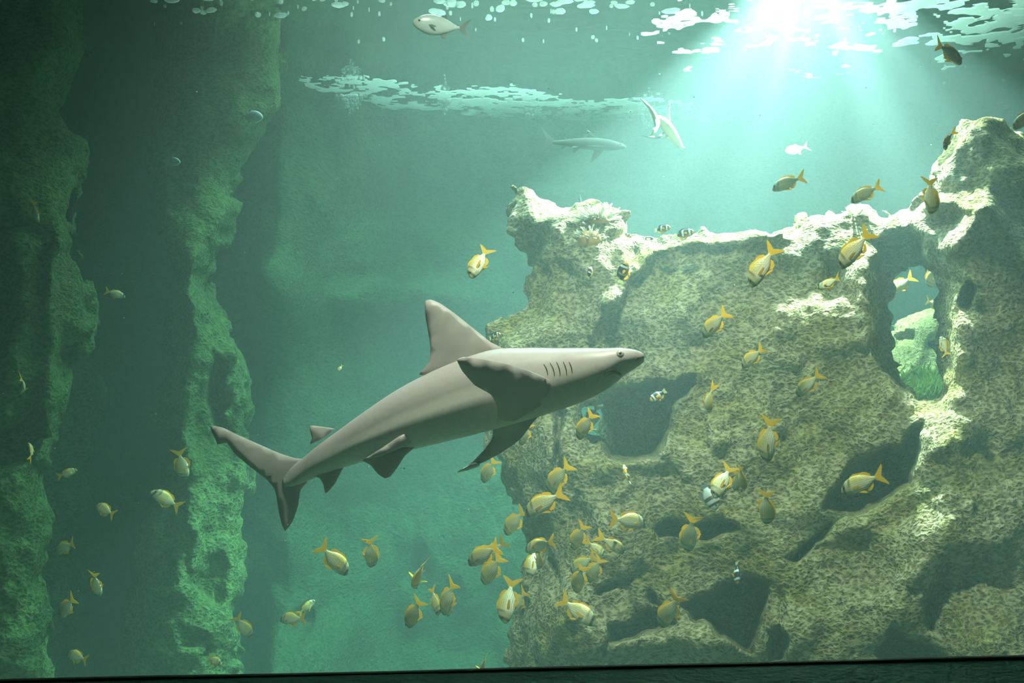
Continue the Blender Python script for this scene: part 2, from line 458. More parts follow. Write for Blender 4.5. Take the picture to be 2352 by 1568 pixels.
CTRL = [(1200, 500, 6.35), (1350, 520, 6.25), (1500, 600, 6.25), (1250, 700, 6.3), (1150, 900, 6.25), (1150, 1000, 6.2), (1300, 800, 6.1),
        (1550, 750, 5.95), (1700, 650, 6.0), (1700, 900, 5.85), (1850, 560, 6.1), (2000, 520, 6.15), (1950, 800, 5.85),
        (1300, 1050, 5.85), (1500, 1100, 5.75), (1700, 1080, 5.75), (1250, 1250, 5.85), (1450, 1250, 5.65), (1700, 1280, 5.6),
        (1220, 1480, 5.7), (1400, 1500, 5.45), (1650, 1500, 5.4), (1900, 1450, 5.35), (1900, 1250, 5.5), (1900, 1000, 5.75),
        (2070, 780, 5.95), (2060, 1000, 5.6), (2200, 350, 5.85), (2330, 420, 5.75), (2160, 480, 5.9), (2250, 600, 5.55), (2250, 800, 5.45),
        (2200, 1000, 5.35), (2300, 1200, 5.15), (2150, 1300, 5.3), (2300, 1500, 5.0), (2100, 1500, 5.25), (2550, 900, 5.2), (2550, 600, 5.5)]
rock = rock_body('reef_rock', M_ROCK, SIL, CTRL, (1070, 2680, 250, 1690, 4.7, 7.9), 0.028, 6, thick=1.75, rad=0.2,
                 holes=(H_ARCH, H_SMALL), recess=RECESS, ridges=RIDGES)
tag(rock, 'massive brown encrusted rock with an arch and dark caves', 'rock')

# sunlit rock behind the arch
algae_m = rock_material('algae_rock', [(0.13, 0.10, 0.03), (0.19, 0.15, 0.05), (0.15, 0.14, 0.035), (0.24, 0.19, 0.07)], speck=(0.36, 0.30, 0.13), growth=(0.17, 0.17, 0.03))
ar = rock_body('algae_rock', algae_m,
    [(1985, 790), (2040, 760), (2090, 735), (2140, 700), (2200, 660), (2300, 640), (2320, 1000), (2000, 1010)],
    [(2050, 780, 7.6), (2150, 720, 7.5), (2100, 850, 7.4), (2100, 900, 7.1), (2100, 960, 6.9), (2250, 700, 7.5), (2200, 960, 6.9)],
    (1960, 2340, 610, 1030, 6.5, 8.7), 0.03, 6, thick=1.1, rad=0.25, recess=[([(2050, 770), (2110, 765), (2100, 800), (2060, 800)], 0.15, 12)],
    ridges=[([(2160, 720), (2120, 800), (2080, 870)], 14, 0.1), ([(2080, 800), (2070, 850)], 12, 0.06)])
tag(ar, 'sunlit yellow-green algae covered rock behind the arch', 'rock')

# left pillars
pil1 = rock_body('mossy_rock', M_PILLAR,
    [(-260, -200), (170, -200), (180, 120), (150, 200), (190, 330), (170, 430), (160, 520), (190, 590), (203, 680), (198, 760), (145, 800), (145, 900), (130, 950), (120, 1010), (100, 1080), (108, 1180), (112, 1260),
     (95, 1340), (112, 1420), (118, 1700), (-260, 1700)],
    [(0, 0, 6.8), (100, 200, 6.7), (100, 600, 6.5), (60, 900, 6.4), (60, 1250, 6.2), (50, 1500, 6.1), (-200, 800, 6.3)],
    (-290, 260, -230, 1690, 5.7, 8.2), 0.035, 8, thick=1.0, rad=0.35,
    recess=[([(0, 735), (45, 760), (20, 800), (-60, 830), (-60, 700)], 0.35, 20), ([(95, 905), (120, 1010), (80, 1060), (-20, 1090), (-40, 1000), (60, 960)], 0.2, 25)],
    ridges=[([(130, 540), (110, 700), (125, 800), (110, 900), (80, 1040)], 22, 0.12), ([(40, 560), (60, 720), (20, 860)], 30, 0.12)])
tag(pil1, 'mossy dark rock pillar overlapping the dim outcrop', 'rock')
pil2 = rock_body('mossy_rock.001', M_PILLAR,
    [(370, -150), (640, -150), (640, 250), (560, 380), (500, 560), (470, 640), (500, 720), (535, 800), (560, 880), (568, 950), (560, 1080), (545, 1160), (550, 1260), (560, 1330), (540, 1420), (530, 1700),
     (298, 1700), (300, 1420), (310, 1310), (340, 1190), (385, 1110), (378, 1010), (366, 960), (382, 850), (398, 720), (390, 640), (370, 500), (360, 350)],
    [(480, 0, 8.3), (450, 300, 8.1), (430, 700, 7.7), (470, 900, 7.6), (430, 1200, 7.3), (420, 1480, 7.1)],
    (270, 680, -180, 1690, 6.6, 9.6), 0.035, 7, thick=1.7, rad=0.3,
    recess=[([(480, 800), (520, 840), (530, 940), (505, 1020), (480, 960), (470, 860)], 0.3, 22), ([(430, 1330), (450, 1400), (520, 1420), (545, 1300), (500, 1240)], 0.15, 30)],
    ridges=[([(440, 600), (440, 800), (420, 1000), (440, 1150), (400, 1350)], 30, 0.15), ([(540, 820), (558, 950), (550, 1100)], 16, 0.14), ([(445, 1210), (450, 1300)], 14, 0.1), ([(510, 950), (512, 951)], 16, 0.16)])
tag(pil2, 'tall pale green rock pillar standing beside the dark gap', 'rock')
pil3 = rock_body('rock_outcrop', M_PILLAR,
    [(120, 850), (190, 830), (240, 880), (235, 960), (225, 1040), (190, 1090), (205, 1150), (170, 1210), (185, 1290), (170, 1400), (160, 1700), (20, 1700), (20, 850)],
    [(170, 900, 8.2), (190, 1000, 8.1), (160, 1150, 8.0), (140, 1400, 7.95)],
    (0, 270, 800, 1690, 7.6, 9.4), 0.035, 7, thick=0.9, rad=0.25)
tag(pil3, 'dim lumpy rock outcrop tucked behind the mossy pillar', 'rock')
# ------------------------------------------------------------------ lofted bodies and fins
def catmull(A, n):
    A = np.asarray(A, float); k = len(A)
    t = np.linspace(0, k - 1, n); i = np.clip(np.floor(t).astype(int), 0, k - 2); f = (t - i)[:, None]
    g = lambda j: A[np.clip(j, 0, k - 1)]
    p0, p1, p2, p3 = g(i - 1), g(i), g(i + 1), g(i + 2)
    return 0.5 * (2 * p1 + (p2 - p0) * f + (2 * p0 - 5 * p1 + 4 * p2 - p3) * f ** 2 + (3 * p1 - p0 - 3 * p2 + p3) * f ** 3)
def loft(C, ht, hb, w, up, n=32, flat=0.0):
    """rings along the centre line C; ht/hb heights above/below, w half width, up vectors"""
    C = np.asarray(C, float); k = len(C)
    T = np.gradient(C, axis=0); T /= np.linalg.norm(T, axis=1)[:, None]
    V = []; A = []
    for i in range(k):
        u = np.array(up[i], float); u = u - T[i] * u.dot(T[i]); u /= np.linalg.norm(u)
        s = np.cross(T[i], u)
        for j in range(n):
            a = 2 * math.pi * j / n
            sa, ca = math.sin(a), math.cos(a)
            hh = ht[i] if sa > 0 else hb[i]
            se = math.copysign(abs(sa) ** (0.92 if sa > 0 else 1 - flat), sa)
            V.append(C[i] + u * hh * se + s * w[i] * math.copysign(abs(ca) ** 0.95, ca))
            A.append(sa)
    F = []
    for i in range(k - 1):
        for j in range(n):
            a, b = i * n + j, i * n + (j + 1) % n
            F.append((a, b, b + n, a + n))
    V.append(C[0]); V.append(C[-1]); A += [0, 0]
    global LOFT_ALONG
    LOFT_ALONG = [i / k for i in range(k) for j in range(n)] + [0, 1]
    for j in range(n):
        F.append((len(V) - 2, (j + 1) % n, j))
        F.append((len(V) - 1, (k - 1) * n + j, (k - 1) * n + (j + 1) % n))
    return V, F, A
def set_attr(me, name, vals):
    at = me.attributes.new(name, 'FLOAT', 'POINT'); at.data.foreach_set('value', np.asarray(vals, np.float32))
def fin_mesh(name, outline, mat, root=None, tmax=0.02, lead=None, tmin=0.0025, step=None, project=None, smooth_n=3):
    """outline: (u, v, depth) triples; builds a closed, tapering blade. root = index pair of the outline edge joined to the body"""
    O = np.asarray(outline, float)
    # refine the outline with a closed Catmull-Rom curve kept close to the traced corners
    pts = []
    k = len(O)
    for i in range(k):
        p0, p1, p2, p3 = O[i - 1], O[i], O[(i + 1) % k], O[(i + 2) % k]
        for q in range(smooth_n):
            f = q / smooth_n
            c = 0.5 * (2 * p1 + (p2 - p0) * f + (2 * p0 - 5 * p1 + 4 * p2 - p3) * f ** 2 + (3 * p1 - p0 - 3 * p2 + p3) * f ** 3)
            l = p1 * (1 - f) + p2 * f
            pts.append(0.5 * c + 0.5 * l)
    B = np.array(pts); nb = len(B)
    ext = B[:, :2].max(0) - B[:, :2].min(0)
    step = step or max(ext) / 16
    gx = np.arange(B[:, 0].min() + step * 0.5, B[:, 0].max(), step); gy = np.arange(B[:, 1].min() + step * 0.5, B[:, 1].max(), step)
    X, Y = np.meshgrid(gx, gy); X = X.ravel(); Y = Y.ravel()
    sd = sdpoly(X, Y, [tuple(b[:2]) for b in B])
    keep = sd < -step * 0.45
    inner = np.stack([X[keep], Y[keep]], 1)
    v2 = [Vector(b[:2]) for b in B] + [Vector(p) for p in inner]
    ed = [(i, (i + 1) % nb) for i in range(nb)]
    r = delaunay_2d_cdt(v2, ed, [list(range(nb))], 1, 1e-7)
    vo, fo = r[0], r[2]
    vo = np.array([tuple(v) for v in vo])
    dep = idw(vo[:, 0], vo[:, 1], [tuple(b) for b in O], 3.0, max(ext) * 0.03)
    rootpts = None
    if root is not None:
        a, b = O[root[0]], O[root[1]]
        rootpts = [tuple(a[:2]), tuple(b[:2])]
    bnd = np.abs(sdpoly(vo[:, 0], vo[:, 1], [tuple(b[:2]) for b in B]))
    thick = tmin + (tmax - tmin) * np.clip(bnd / (min(ext) * 0.35), 0, 1) ** 0.6
    if rootpts:
        dr = dline(vo[:, 0], vo[:, 1], rootpts)
        thick = np.maximum(thick, tmin + (tmax - tmin) * np.clip(1 - dr / (max(ext) * 0.35), 0, 1) * np.clip(bnd / (min(ext) * 0.2) + 0.25, 0, 1))
    pr = project or P
    Wp = np.array([tuple(pr(u, v, d)) for (u, v), d in zip(vo, dep)])
    # mean normal
    nrm = np.zeros(3)
    for f in fo: nrm += np.cross(Wp[f[1]] - Wp[f[0]], Wp[f[2]] - Wp[f[0]])
    nrm /= np.linalg.norm(nrm)
    n = len(vo)
    V = list(Wp + nrm * thick[:, None] / 2) + list(Wp - nrm * thick[:, None] / 2)
    F = [tuple(f) for f in fo] + [tuple(n + i for i in reversed(f)) for f in fo]
    cnt = {}
    for f in fo:
        for a, b in zip(f, list(f[1:]) + [f[0]]): cnt[(a, b)] = 1
    for (a, b) in cnt:
        if (b, a) not in cnt: F.append((b, a, a + n, b + n))
    me = mesh_obj(name, V, F, mat, data_only=True)
    ld = np.ones(n)
    if lead: ld = np.clip(dline(vo[:, 0], vo[:, 1], [tuple(O[i][:2]) for i in range(lead[0], lead[1] + 1)]) / max(ext), 0, 1)
    set_attr(me, 'lead', list(ld) * 2)
    return me, B

# ------------------------------------------------------------------ shark skin
def shark_skin(name, back, belly, lo=-0.55, hi=0.15):
    m = NT(name); at = m.n('Attribute'); at.attribute_name = 'side'
    nz = m.noise(m.coord(), 5.0, 4)
    f = m.math('ADD', at.outputs['Fac'], m.math('MULTIPLY', m.math('SUBTRACT', nz, 0.5), 0.25))
    f = m.math('ADD', m.math('MULTIPLY', f, 0.5), 0.5)
    c = m.ramp(f, [(lo * 0.5 + 0.5, belly), (hi * 0.5 + 0.5, back)])
    c = m.mix(m.ramp(m.noise(m.coord(), 60, 2), [(0.3, 0.25), (0.6, 0.0)]), c, tuple(x * 0.7 for x in back))
    return m.done(m.bsdf(c, 0.42, 0.45))
M_SHARK = shark_skin('grey_shark_skin', (0.50, 0.42, 0.45), (0.62, 0.58, 0.55))
M_SHARKFIN = simple('grey_shark_fin', (0.46, 0.395, 0.415), 0.45, 0.4, scale=12)
M_PALEEDGE = simple('pale_fin_edge', (0.75, 0.72, 0.66), 0.5)
M_DARK = simple('dark_slit', (0.045, 0.04, 0.042), 0.6)
M_EYEBALL = simple('shark_eye_rim', (0.55, 0.52, 0.48), 0.25, 0.6)
M_PUPIL = simple('shark_pupil', (0.01, 0.01, 0.012), 0.15, 0.8)

def build_main_shark():
    #        cx    cy    top  bot  wid  depth
    ST = [(1479, 817,  1.5, 2,   2,  4.02), (1476, 818, 10, 9, 13, 4.02), (1466, 821, 17, 16, 24, 4.025), (1445, 826, 26, 24, 35, 4.03),
          (1420, 832, 34, 32, 44, 4.04), (1385, 845, 48, 46, 53, 4.05), (1340, 857, 60, 60, 60, 4.07), (1285, 868, 71, 72, 66, 4.10),
          (1215, 879, 83, 83, 72, 4.13), (1140, 893, 93, 90, 76, 4.16), (1045, 924, 90, 84, 74, 4.20), (952, 958, 78, 73, 66, 4.24),
          (865, 996, 61, 56, 52, 4.28), (795, 1029, 46, 42, 38, 4.32), (742, 1056, 36, 33, 28, 4.35), (703, 1079, 29, 26, 20, 4.38), (672, 1095, 26, 22, 12, 4.40), (652, 1102, 20, 16, 6, 4.41)]
    R = catmull(ST, 90)
    C = [P(r[0], r[1], r[5]) for r in R]
    k = R[:, 5] / FPX
    up = [(0, 0.33, 0.94)] * len(R)
    V, F, A = loft([tuple(c) for c in C], R[:, 2] * k * 0.98, R[:, 3] * k * 0.98, R[:, 4] * k, up, 40, 0.12)
    for i, v in enumerate(V):
        al, sd = LOFT_ALONG[i], A[i]
        g = 0.07 * math.exp(-((sd + 0.12) / 0.16) ** 2) * math.exp(-((al - 0.62) / 0.14) ** 4)
        if g > 1e-4:
            q = Vector(C[min(i // 40, len(C) - 1)])
            V[i] = np.array(Vector(v).lerp(q, g))
    root = empty('sandbar_shark', C[45])
    me = mesh_obj('body', V, F, M_SHARK, data_only=True); set_attr(me, 'side', A); set_attr(me, 'along', LOFT_ALONG)
    b = data_obj('body', me); keep_world(b, root)
    bvh = BVHTree.FromPolygons([Vector(v) for v in V], F)
    def hit(px, py, off=0.002):
        o = Vector((0, 0, CAMZ)); d = (P(px, py, 4) - o).normalized()
        loc, n, i, dist = bvh.ray_cast(o, d)
        if loc is None: return None, None
        if n.dot(d) > 0: n = -n
        return loc + n * off, n
    def strip(name, path, wid, mat, off=0.002):
        vs, fs = [], []
        pts = [hit(*p, off) for p in catmull(path, 14)]
        pts = [q for q in pts if q[0] is not None]
        L = len(pts)
        for i, (q, n) in enumerate(pts):
            a = pts[max(i - 1, 0)][0]; c = pts[min(i + 1, L - 1)][0]
            t = (c - a).normalized(); s = t.cross(n).normalized()
            ww = wid * (0.25 + 0.75 * math.sin(math.pi * (i + 0.5) / L))
            vs += [q + s * ww, q + n * ww * 0.15, q - s * ww, q - n * 0.012]
        for i in range(L - 1):
            for j in range(4):
                a, c = i * 4 + j, i * 4 + (j + 1) % 4
                fs.append((a, c, c + 4, a + 4))
        fs += [(3, 2, 1, 0), tuple((L - 1) * 4 + j for j in range(4))]
        o = mesh_obj(name, vs, fs, mat); keep_world(o, root); return o
    for i, (x, y0, y1, bend) in enumerate([(1249, 836, 862, 5), (1263, 833, 864, 6), (1278, 831, 864, 5), (1293, 830, 862, 5), (1307, 831, 857, 4)]):
        strip('gill_slit', [(x, y0), (x + bend, (y0 * 2 + y1) / 3), (x + bend * 1.6, (y0 + y1 * 2) / 3), (x + bend * 1.6 + 1, y1)], 0.0021, M_DARK, 0.0008)
    strip('mouth', [(1386, 861), (1395, 853), (1408, 850.5), (1420, 855), (1427, 861)], 0.0035, M_DARK)
    strip('lower_lip', [(1390, 866), (1400, 860), (1410, 858), (1419, 861), (1424, 865)], 0.006, M_EYEBALL)
    strip('nostril', [(1459, 825), (1464, 822), (1468, 821)], 0.003, M_DARK)
    q, n = hit(1424.5, 812)
    def disc(name, q, n, r, dome, mat, parent):
        t = n.orthogonal().normalized(); s = n.cross(t)
        vs = [q + n * dome]; fs = []
        for k_, rr in ((0.6, 0.75), (1.0, 0.0), (1.02, -0.6)):
            for j in range(20):
                a = 2 * math.pi * j / 20
                vs.append(q + (t * math.cos(a) + s * math.sin(a)) * r * k_ + n * dome * rr)
        for j in range(20):
            fs.append((0, 1 + j, 1 + (j + 1) % 20))
            for z in (0, 1):
                a, c = 1 + z * 20 + j, 1 + z * 20 + (j + 1) % 20
                fs.append((a, a + 20, c + 20, c))
        o = mesh_obj(name, vs, fs, mat)
        return o
    e = disc('eye', q - n * 0.003, n, 0.015, 0.007, M_EYEBALL, root); keep_world(e, root)
    pu = disc('pupil', q - n * 0.0002, n, 0.0075, 0.0055, M_PUPIL, e); keep_world(pu, root)
    pu.parent = e; pu.matrix_parent_inverse = e.matrix_basis.inverted()
    def fin(name, ol, mat, rt, tmax=0.03, lead=None):
        me, B = fin_mesh(name, ol, mat, rt, tmax, lead)
        o = data_obj(name, me); keep_world(o, root)
        return o
    d = fin('dorsal_fin', [(1160, 806, 4.205), (1128, 786, 4.21), (1085, 752, 4.23), (1045, 720, 4.245), (1012, 697, 4.255), (990, 688, 4.26), (976, 692, 4.26), (977, 725, 4.255),
                       (984, 765, 4.245), (989, 800, 4.235), (985, 832, 4.23), (963, 860, 4.235), (1000, 862, 4.23), (1080, 850, 4.22)], M_SHARKFIN, (0, 12), 0.036)
    fin('pectoral_fin', [(1272, 882, 4.01), (1240, 862, 3.96), (1200, 846, 3.90), (1150, 832, 3.82), (1100, 823, 3.75), (1065, 820, 3.70), (1050, 827, 3.68),
                         (1062, 852, 3.72), (1090, 884, 3.78), (1128, 906, 3.86), (1143, 935, 3.93), (1146, 962, 3.99), (1180, 965, 4.03), (1240, 930, 4.03)], M_SHARKFIN, (0, 12), 0.03)
    fp = fin('pectoral_fin', [(1238, 950, 4.12), (1222, 972, 4.16), (1195, 1008, 4.22), (1150, 1040, 4.30), (1100, 1066, 4.37), (1056, 1083, 4.42),
                         (1085, 1060, 4.39), (1110, 1035, 4.34), (1130, 1008, 4.27), (1132, 985, 4.2), (1125, 972, 4.18), (1170, 950, 4.12)], M_SHARKFIN, (0, 11), 0.03)
    tip_o = [(1052, 1084, 4.415), (1075, 1078, 4.38), (1098, 1070, 4.36), (1102, 1063, 4.36), (1088, 1064, 4.38), (1068, 1074, 4.41)]
    me, B = fin_mesh('white_tip', tip_o, M_PALEEDGE, None, 0.02, None, 0.012)
    o = data_obj('white_tip', me); keep_world(o, root)
    fin('pelvic_fin', [(955, 1022, 4.2), (930, 1046, 4.19), (912, 1074, 4.19), (896, 1094, 4.2), (884, 1098, 4.2), (868, 1088, 4.21), (852, 1068, 4.22), (832, 1056, 4.23), (870, 1040, 4.22)], M_SHARKFIN, (0, 8), 0.022)
    fin('pelvic_fin', [(945, 990, 4.15), (915, 1003, 4.13), (875, 1030, 4.12), (834, 1056, 4.13), (865, 1050, 4.13), (905, 1035, 4.14), (945, 1015, 4.16)], M_SHARKFIN, (0, 6), 0.024)
    fin('anal_fin', [(796, 1056, 4.32), (784, 1082, 4.32), (768, 1112, 4.325), (748, 1133, 4.33), (743, 1112, 4.33), (734, 1098, 4.335), (718, 1090, 4.34), (750, 1070, 4.335)], M_SHARKFIN, (0, 7), 0.018)
    fin('second_dorsal_fin', [(768, 985, 4.36), (742, 980, 4.37), (712, 977, 4.375), (713, 992, 4.37), (717, 1006, 4.37), (712, 1020, 4.375), (740, 1008, 4.365)], M_SHARKFIN, (0, 6), 0.018)
    ct = fin('caudal_fin', [(704, 1056, 4.385), (676, 1052, 4.40), (640, 1040, 4.42), (590, 1018, 4.45), (545, 998, 4.47), (512, 982, 4.49), (484, 977, 4.50), (486, 990, 4.50), (497, 1012, 4.49), (500, 1020, 4.49), (522, 1017, 4.48),
                       (540, 1042, 4.46), (575, 1072, 4.44), (612, 1100, 4.42), (632, 1125, 4.41), (638, 1160, 4.41), (645, 1195, 4.41), (655, 1219, 4.41), (672, 1197, 4.41),
                       (685, 1160, 4.40), (690, 1125, 4.40), (706, 1104, 4.385)], M_SHARKFIN, (0, 21), 0.03)
    tag(root, 'large grey sandbar shark with tall dorsal fin swimming over the school', 'shark')
    return root
SHARK = build_main_shark()
# ------------------------------------------------------------------ small fish: unit length, nose at +x, back at +z
def bend_fn(b):
    def f(v):
        x, y, z = v
        t = max(0.0, 0.25 - x)
        return (x, y + b * t * t * 1.6, z)
    return f
def fish_body(name, prof, mat, bend, n=18, rings=26):
    A = catmull(prof, rings)            # x, top, bottom, half width
    V, F = [], []
    for x, t, bo, w in A:
        zc = (t + bo) / 2; h = (t - bo) / 2
        for j in range(n):
            a = 2 * math.pi * j / n
            V.append(bend((x, w * math.copysign(abs(math.cos(a)) ** 0.9, math.cos(a)), zc + h * math.sin(a))))
    k = len(A)
    for i in range(k - 1):
        for j in range(n):
            a, b = i * n + j, i * n + (j + 1) % n
            F.append((a, a + n, b + n, b))
    F.append(tuple(range(n))); F.append(tuple((k - 1) * n + j for j in reversed(range(n))))
    return mesh_obj(name, V, F, mat, data_only=True)
def fish_fin(name, outline, mat, bend, place=None, t=0.010):
    """flat tapering fin from an (x, z) outline; place maps (x, y, z) to fish space"""
    n = len(outline); V = []; F = []
    cx = sum(p[0] for p in outline) / n; cz = sum(p[1] for p in outline) / n
    pl = place or (lambda v: v)
    for s in (1, -1):
        for x, z in outline: V.append(bend(pl((x, s * t * 0.18, z))))
        V.append(bend(pl((cx, s * t * 0.5, cz))))
    m = n + 1
    for i in range(n):
        j = (i + 1) % n
        F.append((i, j, n)); F.append((m + j, m + i, m + n)); F.append((j, i, m + i, m + j))
    return mesh_obj(name, V, F, mat, smooth=False, data_only=True)
def fish_eye(name, x, y, z, r, mat, bend):
    V, F = [], []
    for i, (rr, d) in enumerate(((0.0, 1.0), (0.6, 0.8), (1.0, 0.0), (0.8, -0.8))):
        for j in range(12):
            a = 2 * math.pi * j / 12
            V.append(bend((x + rr * r * math.cos(a), y + math.copysign(d * r * 0.5, y), z + rr * r * math.sin(a))))
    for i in range(3):
        for j in range(12):
            a, b = i * 12 + j, i * 12 + (j + 1) % 12
            F.append((a, b, b + 12, a + 12))
    return mesh_obj(name, V, F, mat, data_only=True)

# porkfish: silver body, thin yellow stripes, two dark bars on the head, yellow fins
m = NT('porkfish_skin'); c = m.coord(); X, Yc, Z = m.sep(c)
wz = m.math('ADD', Z, m.math('MULTIPLY', m.math('MULTIPLY', X, X), 0.25))
st = m.math('SINE', m.math('MULTIPLY', wz, 145.0))
base = m.ramp(m.math('ADD', Z, 0.5), [(0.34, (0.88, 0.87, 0.82)), (0.46, (0.76, 0.74, 0.63)), (0.55, (0.62, 0.55, 0.30)), (0.66, (0.64, 0.46, 0.08))])
base = m.mix(m.ramp(st, [(0.45, 0.0), (0.8, 0.75)]), base, (0.62, 0.40, 0.05))
head = m.ramp(m.math('ADD', X, 0.5), [(0.72, 0.0), (0.80, 1.0)])
base = m.mix(head, base, (0.46, 0.43, 0.24))
sl = m.math('ADD', m.math('SUBTRACT', X, m.math('MULTIPLY', Z, -0.18)), 0.5)     # slanted bars
b1 = m.ramp(sl, [(0.865, 0.0), (0.885, 1.0), (0.93, 1.0), (0.95, 0.0)])
b2 = m.math('MULTIPLY', m.ramp(sl, [(0.735, 0.0), (0.755, 1.0), (0.785, 1.0), (0.81, 0.0)]), m.ramp(m.math('ADD', Z, 0.5), [(0.44, 0.0), (0.54, 0.9)]))
base = m.mix(m.math('MULTIPLY', b1, 0.85), base, (0.05, 0.045, 0.03))
base = m.mix(m.math('MULTIPLY', b2, 0.7), base, (0.06, 0.05, 0.03))
M_PORK = m.done(m.bsdf(base, 0.38, 0.5, m.bump(m.voro(c, 40.0), 0.15, 0.01)))
M_YFIN = soft('yellow_fin', (0.98, 0.70, 0.03), 0.45, 0.5, lo=(0.95, 0.52, 0.015), scale=9)
M_FEYE = simple('fish_eye_black', (0.02, 0.02, 0.018), 0.2, 0.7)
PROF = [(x_, t_ * 0.9, b_ * 0.9, w_) for x_, t_, b_, w_ in [(0.50, -0.055, -0.075, 0.006), (0.485, -0.02, -0.105, 0.028), (0.44, 0.055, -0.14, 0.055), (0.37, 0.125, -0.175, 0.075), (0.28, 0.175, -0.195, 0.09), (0.16, 0.205, -0.205, 0.095),
        (0.02, 0.195, -0.195, 0.088), (-0.09, 0.155, -0.16, 0.07), (-0.17, 0.105, -0.11, 0.047), (-0.235, 0.062, -0.066, 0.028), (-0.29, 0.044, -0.046, 0.016), (-0.31, 0.04, -0.042, 0.010)]]
def side_place(x, y, z, s, out):
    """pectoral fins swing out from the flank"""
    co, si = math.cos(out), math.sin(out)
    return lambda v: (x + v[0] * co, y * s + s * (-v[0] * si) + v[1], z + v[2])
def porkfish_set(b, out=0.45):
    f = bend_fn(b); parts = []
    parts.append(('body', fish_body('porkfish_body', PROF, M_PORK, f)))
    tail = [(-0.285, 0.038), (-0.34, 0.075), (-0.43, 0.155), (-0.53, 0.235), (-0.525, 0.18), (-0.485, 0.09), (-0.435, 0.0), (-0.485, -0.09), (-0.525, -0.18), (-0.53, -0.235), (-0.43, -0.155), (-0.34, -0.075), (-0.285, -0.038)]
    parts.append(('tail_fin', fish_fin('porkfish_tail_fin', tail, M_YFIN, f)))
    parts.append(('dorsal_fin', fish_fin('porkfish_dorsal_fin', [(0.26, 0.15), (0.20, 0.195), (0.12, 0.222), (0.04, 0.215), (-0.03, 0.195), (-0.09, 0.2), (-0.16, 0.175), (-0.225, 0.12), (-0.225, 0.062),
                 (-0.15, 0.098), (-0.05, 0.148), (0.06, 0.168), (0.16, 0.176)], M_YFIN, f)))
    parts.append(('anal_fin', fish_fin('porkfish_anal_fin', [(-0.02, -0.16), (-0.06, -0.22), (-0.13, -0.22), (-0.20, -0.16), (-0.225, -0.10), (-0.21, -0.075), (-0.12, -0.14)], M_YFIN, f)))
    for s in (1, -1):
        parts.append(('pelvic_fin', fish_fin('porkfish_pelvic_fin', [(0.19, 0.0), (0.10, -0.035), (0.0, -0.075), (-0.03, -0.065), (0.02, -0.02), (0.11, 0.01)], M_YFIN, f,
                      place=lambda v, s=s: (v[0] - 0.02, s * 0.035 + v[1] + s * (-v[2]) * 0.4, v[2] - 0.172))))
        parts.append(('pectoral_fin', fish_fin('porkfish_pectoral_fin', [(0.0, 0.022), (-0.08, 0.03), (-0.19, 0.015), (-0.22, -0.008), (-0.17, -0.03), (-0.07, -0.035), (0.0, -0.022)], M_YFIN, f,
                      place=side_place(0.215, 0.088, -0.065, s, out))))
        parts.append(('eye', fish_eye('porkfish_eye', 0.40, s * 0.066, 0.022, 0.026, M_FEYE, f)))
    return parts
SETS = {0: porkfish_set(0.0), 1: porkfish_set(0.45), -1: porkfish_set(-0.45), 2: porkfish_set(0.15, 1.1)}

def orient(root, tail, nose, Y, L, toward, roll, rockclear=True):
    tx, ty = tail; nx, ny = nose
    mx_, my_ = (tx + nx) / 2, (ty + ny) / 2
    if rockclear:
        for nm in ('reef_rock',):
            for q in ((mx_, my_), tail, nose):
                Y = min(Y, front_at(nm, *q) - 0.16)
    a = P(tx, ty, Y); b = P(nx, ny, Y)
    pl = (b - a).length
    L = max(min(L, pl * 1.14), pl * 1.001)
    dy = math.sqrt(max(L * L - pl * pl, 0)) * (-1 if toward else 1)
    h = Vector((b.x - a.x, dy, b.z - a.z)).normalized()
    pxz = Vector((h.x, 0, h.z)).normalized() if (h.x * h.x + h.z * h.z) > 1e-4 else Vector((1, 0, 0))
    d = Vector((-pxz.z, 0, pxz.x))          # back of the fish, flank towards the window
    if d.z < -0.02 or (abs(d.z) <= 0.02 and d.x > 0): d = -d
    if abs(roll) < 30: roll += 15 if nx <= tx else -15      # flanks lean a little towards the light
    d = Matrix.Rotation(math.radians(roll), 3, h) @ d
    y = d.cross(h)
    R = Matrix((h, y, d)).transposed()
    root.matrix_basis = Matrix.Translation((a + b) / 2) @ R.to_4x4() @ Matrix.Scale(L, 4)
    return root
def spawn(name, parts, tail, nose, Y, L, toward, roll, label, cat, group=None, rockclear=True):
    root = empty(name); orient(root, tail, nose, Y, L, toward, roll, rockclear)
    for nm, me in parts:
        o = bpy.data.objects.new(nm, me); COL.objects.link(o); o.parent = root
    return tag(root, label, cat, group)

PG = 'porkfish of the school'
A_, T_ = False, True      # heading away from / towards the window
